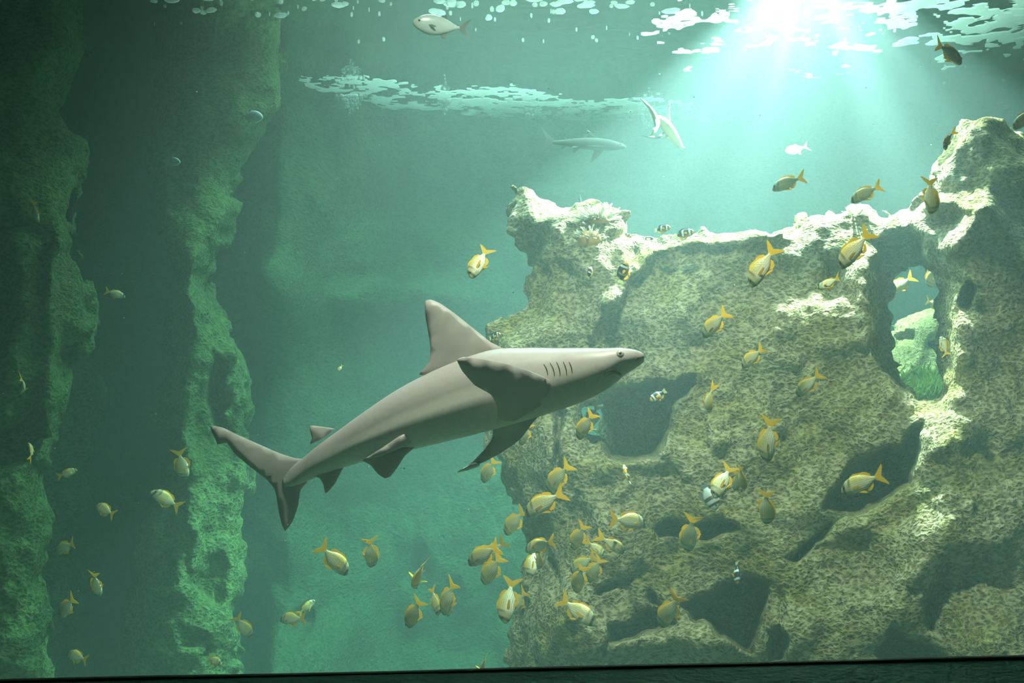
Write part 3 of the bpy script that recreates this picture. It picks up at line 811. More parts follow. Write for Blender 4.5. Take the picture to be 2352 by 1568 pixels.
# tail px, nose px, depth, heading, roll, bend set, label
PORK = [
 ((83, 463), (78, 512), 5.9, A_, 10, 0, 'dim porkfish hanging nose down against the upper mossy pillar'),
 ((246, 668), (284, 680), 6.4, A_, 0, 0, 'small pale porkfish in the upper part of the dark gap'),
 ((76, 868), (36, 902), 5.7, A_, 20, 1, 'dim porkfish with tail bent up beside the pillar waist'),
 ((90, 1045), (58, 1017), 5.6, A_, -65, 1, 'thin lime porkfish curled edge-on against the mossy pillar'),
 ((137, 1093), (172, 1078), 6.2, A_, 20, 2, 'porkfish with spread fins in front of the dim outcrop'),
 ((268, 1180), (216, 1160), 6.0, A_, 0, 0, 'level porkfish swimming in the middle of the dark gap'),
 ((408, 1168), (355, 1123), 6.2, T_, 0, 0, 'porkfish nosing upward at the edge of the pale pillar'),
 ((416, 1030), (417, 1102), 6.2, A_, 0, 0, 'brownish porkfish nose down in front of the pale pillar'),
 ((222, 1310), (219, 1372), 5.9, A_, 0, 0, 'slim porkfish nose down low in the dark gap'),
 ((178, 1368), (129, 1418), 5.8, A_, 0, 0, 'shaded porkfish with lit tail beside the pillar foot'),
 ((206, 1511), (150, 1502), 5.8, A_, 0, 0, 'lowest porkfish in the dark gap swimming level'),
 ((176, 1243), (122, 1268), 6.3, A_, 0, 0, 'faint grey porkfish half lost behind the mossy pillar'),
 ((470, 1512), (513, 1520), 6.0, T_, 0, 2, 'porkfish with raised fins at the foot of the pale pillar'),
 ((546, 1410), (574, 1466), 6.3, A_, 0, 0, 'narrow porkfish head down beside the pillar and dark hollow'),
 ((704, 1415), (640, 1424), 5.9, A_, 0, 0, 'dark bodied porkfish with golden back above the pale wall ledge'),
 ((688, 1408), (720, 1379), 6.6, A_, 30, 0, 'pale porkfish nose up behind the dark bodied porkfish'),
 ((738, 1248), (798, 1320), 5.0, A_, 0, 0, 'yellow porkfish diving below the shark tail, tail fin wide open'),
 ((851, 1232), (855, 1306), 5.2, A_, 0, 0, 'bright slim porkfish nose down below the shark belly'),
 ((968, 1280), (949, 1358), 5.0, A_, -70, 2, 'edge-on porkfish with both side fins spread wide'),
 ((968, 1372), (932, 1444), 4.9, A_, 0, 0, 'grey brown porkfish with orange tail below the edge-on one'),
 ((990, 1352), (1010, 1408), 5.2, T_, 40, 0, 'lime porkfish in a tight trio, shortest body and yellow tail high'),
 ((1044, 1330), (1014, 1414), 5.0, A_, 25, 0, 'silvery porkfish in a tight trio, longest of the three'),
 ((1041, 1378), (1026, 1416), 5.5, A_, 50, 0, 'small porkfish peeking out behind the silvery trio fish'),
 ((1109, 1502), (1106, 1556), 5.0, A_, -80, 2, 'thin edge-on porkfish half hidden by the window ledge'),
 ((1178, 1333), (1154, 1424), 4.8, T_, 0, 0, 'large dusky porkfish nose down with bright tail root beside the rock foot'),
 ((1206, 1352), (1178, 1412), 5.2, A_, 25, 0, 'porkfish hidden behind the large dusky one, tail showing'),
 ((1146, 1250), (1073, 1296), 4.8, A_, 0, 0, 'brown golden porkfish on top of the stacked three beside the rock'),
 ((1160, 1238), (1108, 1292), 5.2, A_, 0, 0, 'porkfish with shaded tail behind the stacked three'),
 ((1152, 1272), (1106, 1343), 5.0, A_, 0, 0, 'white flanked porkfish at the bottom of the stacked three'),
 ((1204, 1168), (1158, 1228), 5.2, A_, 0, 0, 'pale yellow porkfish just off the rock edge under the far side fin'),
 ((1296, 1128), (1203, 1180), 4.8, A_, 0, 0, 'big tan porkfish with orange forked tail at the rock edge'),
 ((1308, 1062), (1256, 1128), 5.1, A_, 0, 0, 'porkfish just above the big tan one, flank greyish'),
 ((1272, 1238), (1206, 1264), 4.9, A_, 10, 0, 'cream porkfish with broad yellow tail against the rock edge'),
 ((1230, 1258), (1214, 1322), 5.2, T_, 0, 0, 'dark olive porkfish directly under the cream one'),
 ((1238, 1258), (1240, 1310), 5.0, A_, 50, 0, 'brightly lit yellow white porkfish under the cream one'),
 ((1400, 1188), (1486, 1202), 4.9, A_, 0, 0, 'striped porkfish in full side view showing its black face bar'),
 ((1342, 1200), (1314, 1264), 4.9, A_, 0, 0, 'yellow edged porkfish nose down above the white bellied one'),
 ((1350, 1248), (1390, 1270), 5.1, T_, 0, -1, 'turning porkfish whose tail curls beside the yellow backed one'),
 ((1386, 1232), (1436, 1270), 4.9, A_, 0, 1, 'grey flanked porkfish with bright yellow back fin'),
 ((1366, 1272), (1310, 1314), 5.3, A_, 0, 0, 'faded greenish porkfish close to the rock face'),
 ((1380, 1277), (1350, 1338), 5.0, A_, 0, 0, 'orange tailed porkfish nose down over the rock, back golden'),
 ((1338, 1294), (1321, 1364), 4.8, A_, 0, 0, 'white bellied porkfish nose down over the rock'),
 ((1288, 1380), (1368, 1424), 4.8, T_, 0, 0, 'orange tailed porkfish nosing down to the rock foot'),
 ((1556, 1360), (1517, 1444), 4.7, A_, 0, 0, 'grey porkfish tail up in front of the lower triangular hollow'),
 ((1589, 1180), (1579, 1270), 4.9, A_, 0, 0, 'shaded porkfish hanging nose down across the slot shaped hollow'),
 ((1753, 1123), (1770, 1208), 4.9, A_, 35, 0, 'plump pale porkfish nose down on the rock below the tall one'),
 ((2022, 1086), (1938, 1128), 4.7, A_, 0, 0, 'porkfish crossing the dark hollow beneath the arch'),
 ((1768, 958), (1759, 1062), 4.8, A_, 15, 0, 'tall upright porkfish head down in front of the bare rock face'),
 ((1684, 1072), (1632, 1138), 4.8, T_, 10, 0, 'orange backed porkfish in the knot of fish mid rock'),
 ((1690, 1078), (1694, 1128), 5.1, A_, 0, 0, 'shaded green porkfish inside the knot of fish mid rock'),
 ((1695, 1066), (1714, 1126), 4.7, A_, 75, 0, 'yellow edge-on porkfish at the outer side of the knot'),
 ((1616, 892), (1634, 950), 5.0, A_, 75, 1, 'edge-on porkfish with yellow tail beside the big cave mouth'),
 ((1362, 946), (1326, 1008), 4.9, A_, 0, 0, 'porkfish hovering over the small hole of the big cave'),
 ((1372, 928), (1350, 985), 6.3, A_, 0, 0, 'dusky porkfish seen through the small hole'),
 ((1216, 970), (1194, 1022), 5.2, A_, 0, 0, 'porkfish partly covered by the shark far side fin'),
 ((1138, 1052), (1106, 1108), 5.3, A_, 0, 0, 'porkfish just below the tip of the shark far side fin'),
 ((1666, 716), (1616, 772), 5.0, A_, 0, 0, 'yellow finned porkfish high on the rock face'),
 ((1750, 798), (1706, 842), 5.1, A_, 0, 0, 'porkfish blending with the rock, only orange fins bright'),
 ((1120, 568), (1078, 638), 5.2, T_, 0, 0, 'lone porkfish in open water above the shark dorsal fin'),
 ((1780, 566), (1720, 656), 4.9, A_, 0, 0, 'brown striped porkfish under the rock rim, tail up'),
 ((1994, 532), (1930, 612), 4.8, A_, 0, 0, 'bright yellow finned porkfish under the rock rim'),
 ((1930, 645), (1880, 658), 5.0, A_, 30, 1, 'porkfish seen from behind with vivid orange tail and side fins'),
 ((2018, 428), (1958, 458), 5.6, A_, 0, 0, 'sunlit porkfish above the white anemone on the rim'),
 ((1843, 408), (1777, 430), 5.8, A_, 0, 0, 'overexposed white gold porkfish in the light beam'),
 ((2126, 412), (2152, 490), 5.2, A_, 55, 0, 'slender porkfish nose down beside the rounded peak'),
 ((2180, 302), (2165, 345), 5.3, T_, -40, 1, 'porkfish twisting beside the peak, tail curled'),
 ((2143, 106), (2218, 136), 5.2, A_, 0, 0, 'dark silhouetted porkfish just under the foam'),
 ((2384, 248), (2332, 290), 5.2, A_, 10, 0, 'porkfish cut off by the window edge behind the peak'),
 ((2098, 634), (2034, 674), 6.9, A_, 0, 0, 'sunlit porkfish under the roof of the arch'),
 ((2146, 600), (2138, 660), 6.9, A_, 0, 0, 'pale porkfish hanging nose down inside the arch'),
 ((2124, 690), (2166, 706), 7.0, A_, 0, 0, 'porkfish mostly hidden behind the sunlit rock, tail showing'),
 ((2172, 818), (2168, 772), 5.1, A_, -40, 2, 'orange finned porkfish climbing beside the arch opening'),
 ((1880, 856), (1832, 908), 5.2, A_, 0, 0, 'dark brown porkfish pressed close to the rock above the hollow under the arch'),
 ((786, 838), (776, 852), 6.6, T_, 0, 0, 'tiny faint yellow porkfish far behind the shark'),
]
for i, (tl, ns, Y, tw, roll, st_, lab) in enumerate(PORK):
    nm = 'porkfish' if i == 0 else 'porkfish.%03d' % i
    spawn(nm, SETS[st_], tl, ns, Y, 0.205, tw, roll, lab, 'fish', PG, rockclear=Y < 6)

# ------------------------------------------------------------------ anemonefish: black, two white bars, orange belly and fins
m = NT('anemonefish_skin'); c = m.coord(); X, Yc, Z = m.sep(c)
base = m.ramp(m.math('ADD', Z, 0.5), [(0.36, (0.80, 0.38, 0.03)), (0.43, (0.02, 0.02, 0.025))])
base = m.mix(m.ramp(m.math('ADD', X, 0.5), [(0.88, 0.0), (0.92, 1.0)]), base, (0.75, 0.40, 0.06))
for lo, hi in ((0.76, 0.84), (0.42, 0.51)):
    base = m.mix(m.ramp(m.math('ADD', X, 0.5), [(lo - 0.01, 0.0), (lo, 1.0), (hi, 1.0), (hi + 0.01, 0.0)]), base, (0.70, 0.82, 0.88))
M_ANEMF = m.done(m.bsdf(base, 0.45, 0.4))
M_PALEFIN = soft('pale_yellow_fin', (0.85, 0.80, 0.50), 0.4, scale=9)
PROF_A = [(0.50, 0.0, -0.03, 0.01), (0.47, 0.055, -0.085, 0.04), (0.40, 0.12, -0.14, 0.075), (0.28, 0.185, -0.185, 0.10), (0.12, 0.205, -0.20, 0.105), (-0.04, 0.185, -0.18, 0.09), (-0.16, 0.125, -0.125, 0.062),
          (-0.24, 0.085, -0.085, 0.036), (-0.30, 0.075, -0.075, 0.02), (-0.32, 0.07, -0.07, 0.012)]
f0 = bend_fn(0.1)
ANEM = [('body', fish_body('anemonefish_body', PROF_A, M_ANEMF, f0)),
        ('tail_fin', fish_fin('anemonefish_tail_fin', [(-0.30, 0.07), (-0.40, 0.12), (-0.49, 0.13), (-0.47, 0.05), (-0.46, 0), (-0.47, -0.05), (-0.49, -0.13), (-0.40, -0.12), (-0.30, -0.07)], M_PALEFIN, f0)),
        ('dorsal_fin', fish_fin('anemonefish_dorsal_fin', [(0.30, 0.17), (0.2, 0.235), (0.05, 0.24), (-0.08, 0.25), (-0.2, 0.21), (-0.26, 0.13), (-0.2, 0.09), (-0.05, 0.165), (0.15, 0.19)], M_DARK, f0)),
        ('anal_fin', fish_fin('anemonefish_anal_fin', [(0.0, -0.18), (-0.08, -0.25), (-0.2, -0.22), (-0.26, -0.13), (-0.2, -0.09), (-0.05, -0.165)], M_YFIN, f0))]
for s in (1, -1):
    ANEM += [('pectoral_fin', fish_fin('anemonefish_pectoral_fin', [(0.0, 0.04), (-0.1, 0.065), (-0.17, 0.02), (-0.15, -0.04), (-0.06, -0.06), (0.0, -0.04)], M_YFIN, f0, place=side_place(0.19, 0.1, -0.04, s, 0.7))),
             ('pelvic_fin', fish_fin('anemonefish_pelvic_fin', [(0.16, 0.0), (0.1, -0.07), (0.0, -0.11), (0.02, -0.02)], M_YFIN, f0, place=lambda v, s=s: (v[0], s * 0.04 + v[1], v[2] - 0.18))),
             ('eye', fish_eye('anemonefish_eye', 0.39, s * 0.078, 0.03, 0.03, M_FEYE, f0))]
AG = 'anemonefish around the rock rim'
ANF = [((1503, 527), (1539, 523), 5.95, T_, 0, 0.105, 'anemonefish with two white bars hovering over the rim beside another'),
       ((1548, 541), (1593, 532), 5.9, T_, 0, 0.115, 'larger anemonefish with orange belly resting on the rim'),
       ((1352, 640), (1358, 612), 5.6, A_, 40, 0.10, 'small thin anemonefish nose up on the shaded rock'),
       ((1424, 652), (1438, 602), 5.5, T_, 0, 0.125, 'sunlit pale headed anemonefish swimming up the rock face'),
       ((1122, 778), (1150, 766), 5.8, T_, 0, 0.10, 'anemonefish peeping out behind the shark dorsal fin base'),
       ((1434, 533), (1450, 545), 5.95, T_, 0, 0.09, 'anemonefish tucked beside the large pale anemone plate'),
       ((1530, 898), (1492, 918), 5.25, T_, 0, 0.10, 'anemonefish inside the big cave mouth'),
       ((1691, 1290), (1692, 1338), 5.15, T_, 70, 0.12, 'edge-on anemonefish with blue white bars above the triangular hollow'),
       ((1444, 1112), (1434, 1068), 5.25, A_, 70, 0.11, 'edge-on anemonefish nose up below the big cave'),
       ((1346, 515), (1336, 511), 5.95, T_, 0, 0.07, 'anemonefish half hidden behind the orange anemone')]
for i, (tl, ns, Y, tw, roll, L, lab) in enumerate(ANF):
    spawn('anemonefish' if i == 0 else 'anemonefish.%03d' % i, ANEM, tl, ns, Y, L, tw, roll, lab, 'fish', AG, rockclear=True)

# grey spadefish inside the knot of porkfish
m = NT('spadefish_skin'); c = m.coord(); X, Yc, Z = m.sep(c)
base = m.mix(m.noise(c, 8, 3), (0.38, 0.40, 0.40), (0.52, 0.54, 0.52))
for lo, hi in ((0.80, 0.86), (0.55, 0.66)):
    base = m.mix(m.ramp(m.math('ADD', X, 0.5), [(lo - 0.02, 0.0), (lo, 1.0), (hi, 1.0), (hi + 0.02, 0.0)]), base, (0.04, 0.045, 0.05))
M_SPADE = m.done(m.bsdf(base, 0.4, 0.5))
M_GREYFIN = soft('grey_fin', (0.16, 0.17, 0.17), 0.25, scale=9)
SPADE = [('body', fish_body('spadefish_body', [(a, b * 1.2, c_ * 1.2, d) for a, b, c_, d in PROF_A], M_SPADE, f0))] + \
        [('tail_fin', fish_fin('spadefish_tail_fin', [(-0.30, 0.07), (-0.40, 0.13), (-0.5, 0.17), (-0.45, 0), (-0.5, -0.17), (-0.40, -0.13), (-0.30, -0.07)], M_GREYFIN, f0)),
         ('dorsal_fin', fish_fin('spadefish_dorsal_fin', [(0.2, 0.22), (0.0, 0.34), (-0.2, 0.36), (-0.24, 0.14), (-0.1, 0.19)], M_GREYFIN, f0)),
         ('anal_fin', fish_fin('spadefish_anal_fin', [(0.1, -0.22), (-0.02, -0.33), (-0.2, -0.36), (-0.24, -0.14), (-0.1, -0.19)], M_GREYFIN, f0)),
         ('eye', fish_eye('spadefish_eye', 0.39, 0.078, 0.03, 0.03, M_FEYE, f0)), ('eye', fish_eye('spadefish_eye', 0.39, -0.078, 0.03, 0.03, M_FEYE, f0))]
spawn('spadefish', SPADE, (1616, 1112), (1644, 1166), 4.9, 0.15, T_, 20, 'grey fish with black bars under the orange backed porkfish', 'fish')

# ------------------------------------------------------------------ silver pompanos
m = NT('silver_fish_skin'); c = m.coord(); X, Yc, Z = m.sep(c)
M_SILV = m.done(m.bsdf(m.ramp(m.math('ADD', Z, 0.5), [(0.35, (0.74, 0.86, 0.90)), (0.62, (0.72, 0.86, 0.92))]), 0.28, 0.7))
M_SILVFIN = soft('silver_fin', (0.34, 0.42, 0.44), 0.35, scale=8)
PROF_P = [(x_, t_ * 1.15, b_ * 1.15, w_) for x_, t_, b_, w_ in [(0.50, 0.0, -0.03, 0.008), (0.48, 0.03, -0.06, 0.025), (0.42, 0.075, -0.10, 0.045), (0.32, 0.125, -0.14, 0.062), (0.20, 0.15, -0.165, 0.07), (0.05, 0.145, -0.15, 0.062), (-0.10, 0.10, -0.10, 0.045),
          (-0.20, 0.055, -0.055, 0.028), (-0.27, 0.025, -0.025, 0.014), (-0.31, 0.02, -0.02, 0.009)]]
f1 = bend_fn(0.12)
POMP = [('body', fish_body('pompano_body', PROF_P, M_SILV, f1)),
        ('tail_fin', fish_fin('pompano_tail_fin', [(-0.29, 0.02), (-0.37, 0.09), (-0.51, 0.19), (-0.42, 0.06), (-0.365, 0.0), (-0.42, -0.06), (-0.51, -0.19), (-0.37, -0.09), (-0.29, -0.02)], M_SILVFIN, f1)),
        ('dorsal_fin', fish_fin('pompano_dorsal_fin', [(0.06, 0.14), (0.0, 0.185), (-0.07, 0.20), (-0.06, 0.13), (-0.22, 0.06), (-0.22, 0.04), (-0.08, 0.10)], M_SILVFIN, f1)),
        ('anal_fin', fish_fin('pompano_anal_fin', [(0.04, -0.145), (-0.03, -0.21), (-0.09, -0.22), (-0.07, -0.13), (-0.22, -0.06), (-0.22, -0.04), (-0.08, -0.10)], M_SILVFIN, f1))]
for s in (1, -1):
    POMP += [('pectoral_fin', fish_fin('pompano_pectoral_fin', [(0.0, 0.015), (-0.07, 0.02), (-0.14, -0.01), (-0.12, -0.03), (-0.05, -0.025)], M_SILVFIN, f1, place=side_place(0.24, 0.068, -0.05, s, 0.35))),
             ('eye', fish_eye('pompano_eye', 0.40, s * 0.05, 0.015, 0.02, M_FEYE, f1))]
for i, (tl, ns, Y, tw, roll, L, lab) in enumerate([
        ((1078, 66), (950, 54), 5.2, T_, -10, 0.275, 'bright silver pompano swimming just under the surface'),
        ((541, 262), (608, 272), 7.2, T_, 20, 0.24, 'dim silver fish beside the pale pillar near the surface'),
        ((372, 366), (418, 374), 6.9, T_, 20, 0.20, 'ghostly grey fish in front of the upper dark gap'),
        ((1858, 336), (1800, 350), 7.6, T_, 0, 0.20, 'hazy silver fish inside the light beam')]):
    spawn('pompano' if i == 0 else 'pompano.%03d' % i, POMP, tl, ns, Y, L, tw, roll, lab, 'fish', 'silver fish near the surface', rockclear=False)

# ------------------------------------------------------------------ smaller sharks (unit length, nose at +x)
M_BLACKTIP = simple('black_fin_tip', (0.03, 0.035, 0.035), 0.5)
def small_shark_set(bend, skin, tipmat):
    f = bend_fn(bend)
    prof = [(0.50, 0.0, -0.008, 0.006), (0.485, 0.015, -0.022, 0.026), (0.44, 0.032, -0.036, 0.042), (0.36, 0.052, -0.05, 0.052), (0.25, 0.068, -0.06, 0.058), (0.12, 0.07, -0.062, 0.058), (-0.03, 0.056, -0.052, 0.046),
            (-0.16, 0.036, -0.036, 0.03), (-0.26, 0.022, -0.022, 0.017), (-0.30, 0.02, -0.018, 0.01)]
    ps = [('body', fish_body('small_shark_body', prof, skin, f)),
          ('caudal_fin', fish_fin('small_shark_caudal_fin', [(-0.285, 0.02), (-0.33, 0.06), (-0.40, 0.13), (-0.455, 0.185), (-0.465, 0.16), (-0.44, 0.13), (-0.43, 0.12), (-0.40, 0.06), (-0.355, -0.005), (-0.37, -0.05), (-0.395, -0.105), (-0.35, -0.07), (-0.30, -0.02)], skin, f, t=0.02)),
          ('dorsal_fin', fish_fin('small_shark_dorsal_fin', [(0.20, 0.06), (0.13, 0.11), (0.075, 0.155), (0.06, 0.15), (0.065, 0.10), (0.04, 0.06)], skin, f, t=0.02)),
          ('dorsal_tip', fish_fin('small_shark_dorsal_tip', [(0.105, 0.132), (0.072, 0.160), (0.055, 0.154), (0.06, 0.125)], tipmat, f, t=0.028)),
          ('second_dorsal_fin', fish_fin('small_shark_second_dorsal_fin', [(-0.13, 0.035), (-0.17, 0.065), (-0.19, 0.06), (-0.18, 0.03)], skin, f, t=0.016)),
          ('anal_fin', fish_fin('small_shark_anal_fin', [(-0.14, -0.035), (-0.18, -0.07), (-0.195, -0.065), (-0.19, -0.03)], skin, f, t=0.016))]
    for s in (1, -1):
        ps.append(('pectoral_fin', fish_fin('small_shark_pectoral_fin', [(0.27, 0.0), (0.20, -0.10), (0.13, -0.19), (0.11, -0.185), (0.14, -0.09), (0.16, 0.0)], skin, f, t=0.02,
                   place=lambda v, s=s: (v[0], s * (0.04 - v[2] * 0.85) + v[1], -0.035 + v[2] * 0.45))))
        ps.append(('pelvic_fin', fish_fin('small_shark_pelvic_fin', [(0.0, 0.0), (-0.05, -0.06), (-0.07, -0.06), (-0.07, 0.0)], skin, f, t=0.014,
                   place=lambda v, s=s: (v[0], s * (0.02 - v[2] * 0.7) + v[1], -0.045 + v[2] * 0.6))))
        ps.append(('eye', fish_eye('small_shark_eye', 0.44, s * 0.040, 0.008, 0.008, M_FEYE, f)))
    return ps
SM = small_shark_set(0.05, simple('grey_green_shark_skin', (0.055, 0.06, 0.055), 0.7, 0.15, scale=6), M_BLACKTIP)
spawn('blacktip_shark', SM, (1228, 318), (1436, 340), 7.7, 0.65, T_, 0, 'hazy blacktip shark gliding along the far wall', 'shark', rockclear=False)
spawn('distant_shark', SM, (1330, 436), (1336, 500), 7.7, 0.62, A_, 0, 'far shark seen end-on, half behind the rock rim', 'shark', rockclear=False)

# sunlit shark that turns away: crescent tail towards the window, body beyond it
M_PALESK = simple('pale_shark_skin', (0.62, 0.62, 0.58), 0.4, scale=6)
def build_turning_shark():
    ST = [(1566, 342, 1, 1, 1, 6.95), (1561, 335, 7, 7, 7, 6.93), (1550, 318, 11, 11, 11, 6.88), (1537, 298, 13, 13, 13, 6.80), (1524, 281, 11, 11, 11, 6.72), (1514, 272, 7, 7, 7, 6.64), (1507, 268, 3, 3, 3, 6.58)]
    R = catmull(ST, 30); k = R[:, 5] / FPX
    C = [tuple(P(r[0], r[1], r[5])) for r in R]
    V, F, A = loft(C, R[:, 2] * k, R[:, 3] * k, R[:, 4] * k * 0.9, [(0.75, 0.2, 0.5)] * len(R), 24)
    root = empty('turning_shark', C[15])
    b = mesh_obj('body', V, F, M_PALESK); keep_world(b, root)
    def fin(name, ol, mat, t=0.012):
        me, B = fin_mesh(name, ol, mat, None, t); keep_world(data_obj(name, me), root)
    fin('caudal_fin', [(1470, 225, 6.50), (1486, 236, 6.52), (1500, 250, 6.54), (1512, 268, 6.56), (1516, 280, 6.58), (1513, 292, 6.56), (1506, 305, 6.53), (1494, 313, 6.50), (1498, 300, 6.51), (1502, 285, 6.53), (1497, 265, 6.53), (1485, 243, 6.51), (1476, 233, 6.50)], M_PALESK, 0.03)
    fin('dorsal_fin', [(1531, 282, 6.74), (1533, 255, 6.72), (1535, 240, 6.70), (1539, 238, 6.70), (1538, 256, 6.72), (1540, 284, 6.76)], M_PALESK)
    fin('pectoral_fin', [(1528, 300, 6.78), (1515, 318, 6.7), (1490, 316, 6.62), (1466, 310, 6.55), (1490, 313, 6.62), (1512, 311, 6.7)], M_SILVFIN)
    fin('pectoral_fin', [(1556, 330, 6.9), (1566, 335, 6.95), (1575, 339, 6.98), (1566, 340, 6.95), (1558, 338, 6.9)], M_SILVFIN)
    fin('pelvic_fin', [(1536, 308, 6.82), (1527, 313, 6.8), (1530, 318, 6.8), (1540, 318, 6.83)], M_PALESK)
    tag(root, 'sunlit white shark turning away in the light beam', 'shark')
build_turning_shark()
# ------------------------------------------------------------------ surface foam and bubbles
def surf_pt(px, py):
    Y = (SURF_Z - CAMZ) * FPX / (CY - py)
    return Vector(((px - CX) / FPX * Y, Y, SURF_Z))
def foam_blob(V, F, c, rx, ry, th, n=12):
    ph = [random.uniform(0, 6.28) for _ in range(3)]; b = len(V); rot = random.uniform(-0.5, 0.5)
    for (k, dz) in ((1.0, 0.012), (1.0, -th * 0.3), (0.6, -th)):
        for j in range(n):
            a = 2 * math.pi * j / n
            r = k * (1 + 0.28 * math.sin(2 * a + ph[0]) + 0.2 * math.sin(3 * a + ph[1]) + 0.12 * math.sin(5 * a + ph[2]))
            x, y = rx * r * math.cos(a), ry * r * math.sin(a)
            V.append((c.x + x * math.cos(rot) - y * math.sin(rot), c.y + x * math.sin(rot) + y * math.cos(rot), c.z + dz))
    for z in (0, 1):
        for j in range(n):
            a, c2 = b + z * n + j, b + z * n + (j + 1) % n
            F.append((a, a + n, c2 + n, c2))
    F.append(tuple(b + j for j in range(n))); F.append(tuple(b + 2 * n + j for j in reversed(range(n))))
FV, FF = [], []
def scatter(n, fx, fy, size, keep=None):
    done = 0
    while done < n:
        px, py = fx(), fy()
        if keep and not keep(px, py): continue
        c = surf_pt(px, py); s = size(px, py)
        foam_blob(FV, FF, c, s * random.uniform(0.8, 2.2), s * random.uniform(0.6, 1.3), 0.012 + s * 0.1)
        done += 1
U = random.uniform
# streaky foam sheets: implicit patches in the plane of the surface
def belt_y(x): return 165 + (x - 680) * 0.082
def foam_sheet(x0, x1, y0, y1, res, cover, freqs, h):
    xs = np.arange(x0, x1, res); ys = np.arange(y0, y1, res); zs = np.arange(-3, 4) * h * 0.5
    X, Y = np.meshgrid(xs, ys, indexing='ij')
    px = CX + X / Y * FPX; row = CY - (SURF_Z - CAMZ) / Y * FPX
    q = np.stack([X, Y, 0 * X], -1)
    n = fbm(q, freqs); n = n / sum(a for _, a in freqs)
    cv = cover(X, Y, px, row)
    f = np.where(cv < 0.002, 1.0, (1 - 2 * cv) * 0.55 - n)          # negative inside the foam
    F = np.maximum(f[:, :, None] * 0.10, np.abs(zs)[None, None, :] - h * np.clip(-f * 2.0, 0.15, 1)[:, :, None])
    F[0] = F[-1] = 1; F[:, 0] = F[:, -1] = 1; F[:, :, 0] = F[:, :, -1] = 1
    V, Q = surface_nets(F)
    b = len(FV)
    FV.extend(map(tuple, np.stack([x0 + V[:, 0] * res, y0 + V[:, 1] * res, SURF_Z - 0.004 + zs[0] + V[:, 2] * h * 0.5], 1)))
    FF.extend(map(tuple, Q[:, ::-1] + b))
def cover_lamp(X, Y, px, row):
    c = 0.50 * sstep(1700, 2200, px + 0.6 * (60 - row)) * sstep(280, 20, row) + 0.36 * sstep(1380, 1600, px) * sstep(210, 60, row) * sstep(2150, 1850, px)
    return c * (0.55 + 0.45 * sstep(0.15, 0.8, np.hypot(X - 1.9, Y - 7.0)))
foam_sheet(0.4, 4.6, 6.3, 9.2, 0.012, cover_lamp, ((4.0, 0.8), (9.0, 1.0), (22.0, 0.6)), 0.008)
def cover_belt(X, Y, px, row):
    up = belt_y(px) - 2 + 10 * np.sin(px * 0.02); lo = up + np.clip((px - 650) * 0.8, 0, 80)
    return 0.54 * sstep(-8, 10, row - up) * sstep(10, -8, row - lo) * sstep(660, 720, px) * sstep(2000, 1500, px) * (Y < wall_y(X).reshape(X.shape) + 0.01)
foam_sheet(-2.1, 3.3, 8.5, 10.7, 0.013, cover_belt, ((7.0, 0.7), (15.0, 1.0), (30.0, 0.6)), 0.008)
# loose flecks
scatter(60, lambda: U(320, 1560), lambda: random.triangular(-20, 45, 5), lambda x, y: U(0.006, 0.028))
scatter(40, lambda: U(350, 1700), lambda: U(10, 100), lambda x, y: U(0.003, 0.006))
foam = mesh_obj('surface_foam', FV, FF, M_FOAM, smooth=False)
tag(foam, 'drifting white foam flecks under the water surface', 'foam', kind='stuff')

def bubble_cloud(name, px, py, w, hgt, n, label):
    Y = (SURF_Z - CAMZ) * FPX / (CY - py) - 0.15
    xw = (px - CX) / FPX * Y
    Y = min(Y, float(wall_y(np.linspace(xw - w * 0.0022, xw + w * 0.0022, 9)).min()) - 0.19)      # hangs clear of the wall
    V, F = [], []
    ico = [(0, 0, 1), (0.894, 0, 0.447), (0.276, 0.851, 0.447), (-0.724, 0.526, 0.447), (-0.724, -0.526, 0.447), (0.276, -0.851, 0.447),
           (0.724, 0.526, -0.447), (-0.276, 0.851, -0.447), (-0.894, 0, -0.447), (-0.276, -0.851, -0.447), (0.724, -0.526, -0.447), (0, 0, -1)]
    icf = [(0, 1, 2), (0, 2, 3), (0, 3, 4), (0, 4, 5), (0, 5, 1), (1, 6, 2), (2, 7, 3), (3, 8, 4), (4, 9, 5), (5, 10, 1), (2, 6, 7), (3, 7, 8), (4, 8, 9), (5, 9, 10), (1, 10, 6), (6, 11, 7), (7, 11, 8), (8, 11, 9), (9, 11, 10), (10, 11, 6)]
    for k in range(n):
        t = random.random() ** 1.6
        col = random.randint(0, 4)
        ww = w * (1 - 0.55 * t)
        x = px + (col / 4 - 0.5) * ww * 0.8 + random.gauss(0, ww * 0.10)
        c = P(x, py + hgt * t * (0.8 + 0.4 * ((col * 37) % 5) / 4), Y + random.gauss(0, 0.05))
        r = U(0.008, 0.02) * (1 - 0.5 * t)
        b = len(V)
        V += [(c.x + a * r, c.y + d * r, c.z + e * r) for a, d, e in ico]; F += [tuple(b + i for i in f) for f in icf]
    o = mesh_obj(name, V, F, M_BUBBLE); tag(o, label, 'bubbles', kind='stuff')
bubble_cloud('bubble_plume', 806, 219, 56, 36, 240, 'widest white bubble plume hanging under the foam belt')
bubble_cloud('bubble_plume.001', 1021, 231, 22, 26, 90, 'narrow white bubble plume under the middle of the foam belt')
bubble_cloud('bubble_plume.002', 1221, 251, 30, 20, 100, 'short white bubble plume above the blacktip shark')
bubble_cloud('bubble_plume.003', 1486, 262, 34, 30, 110, 'faint white bubble plume beside the turning shark')

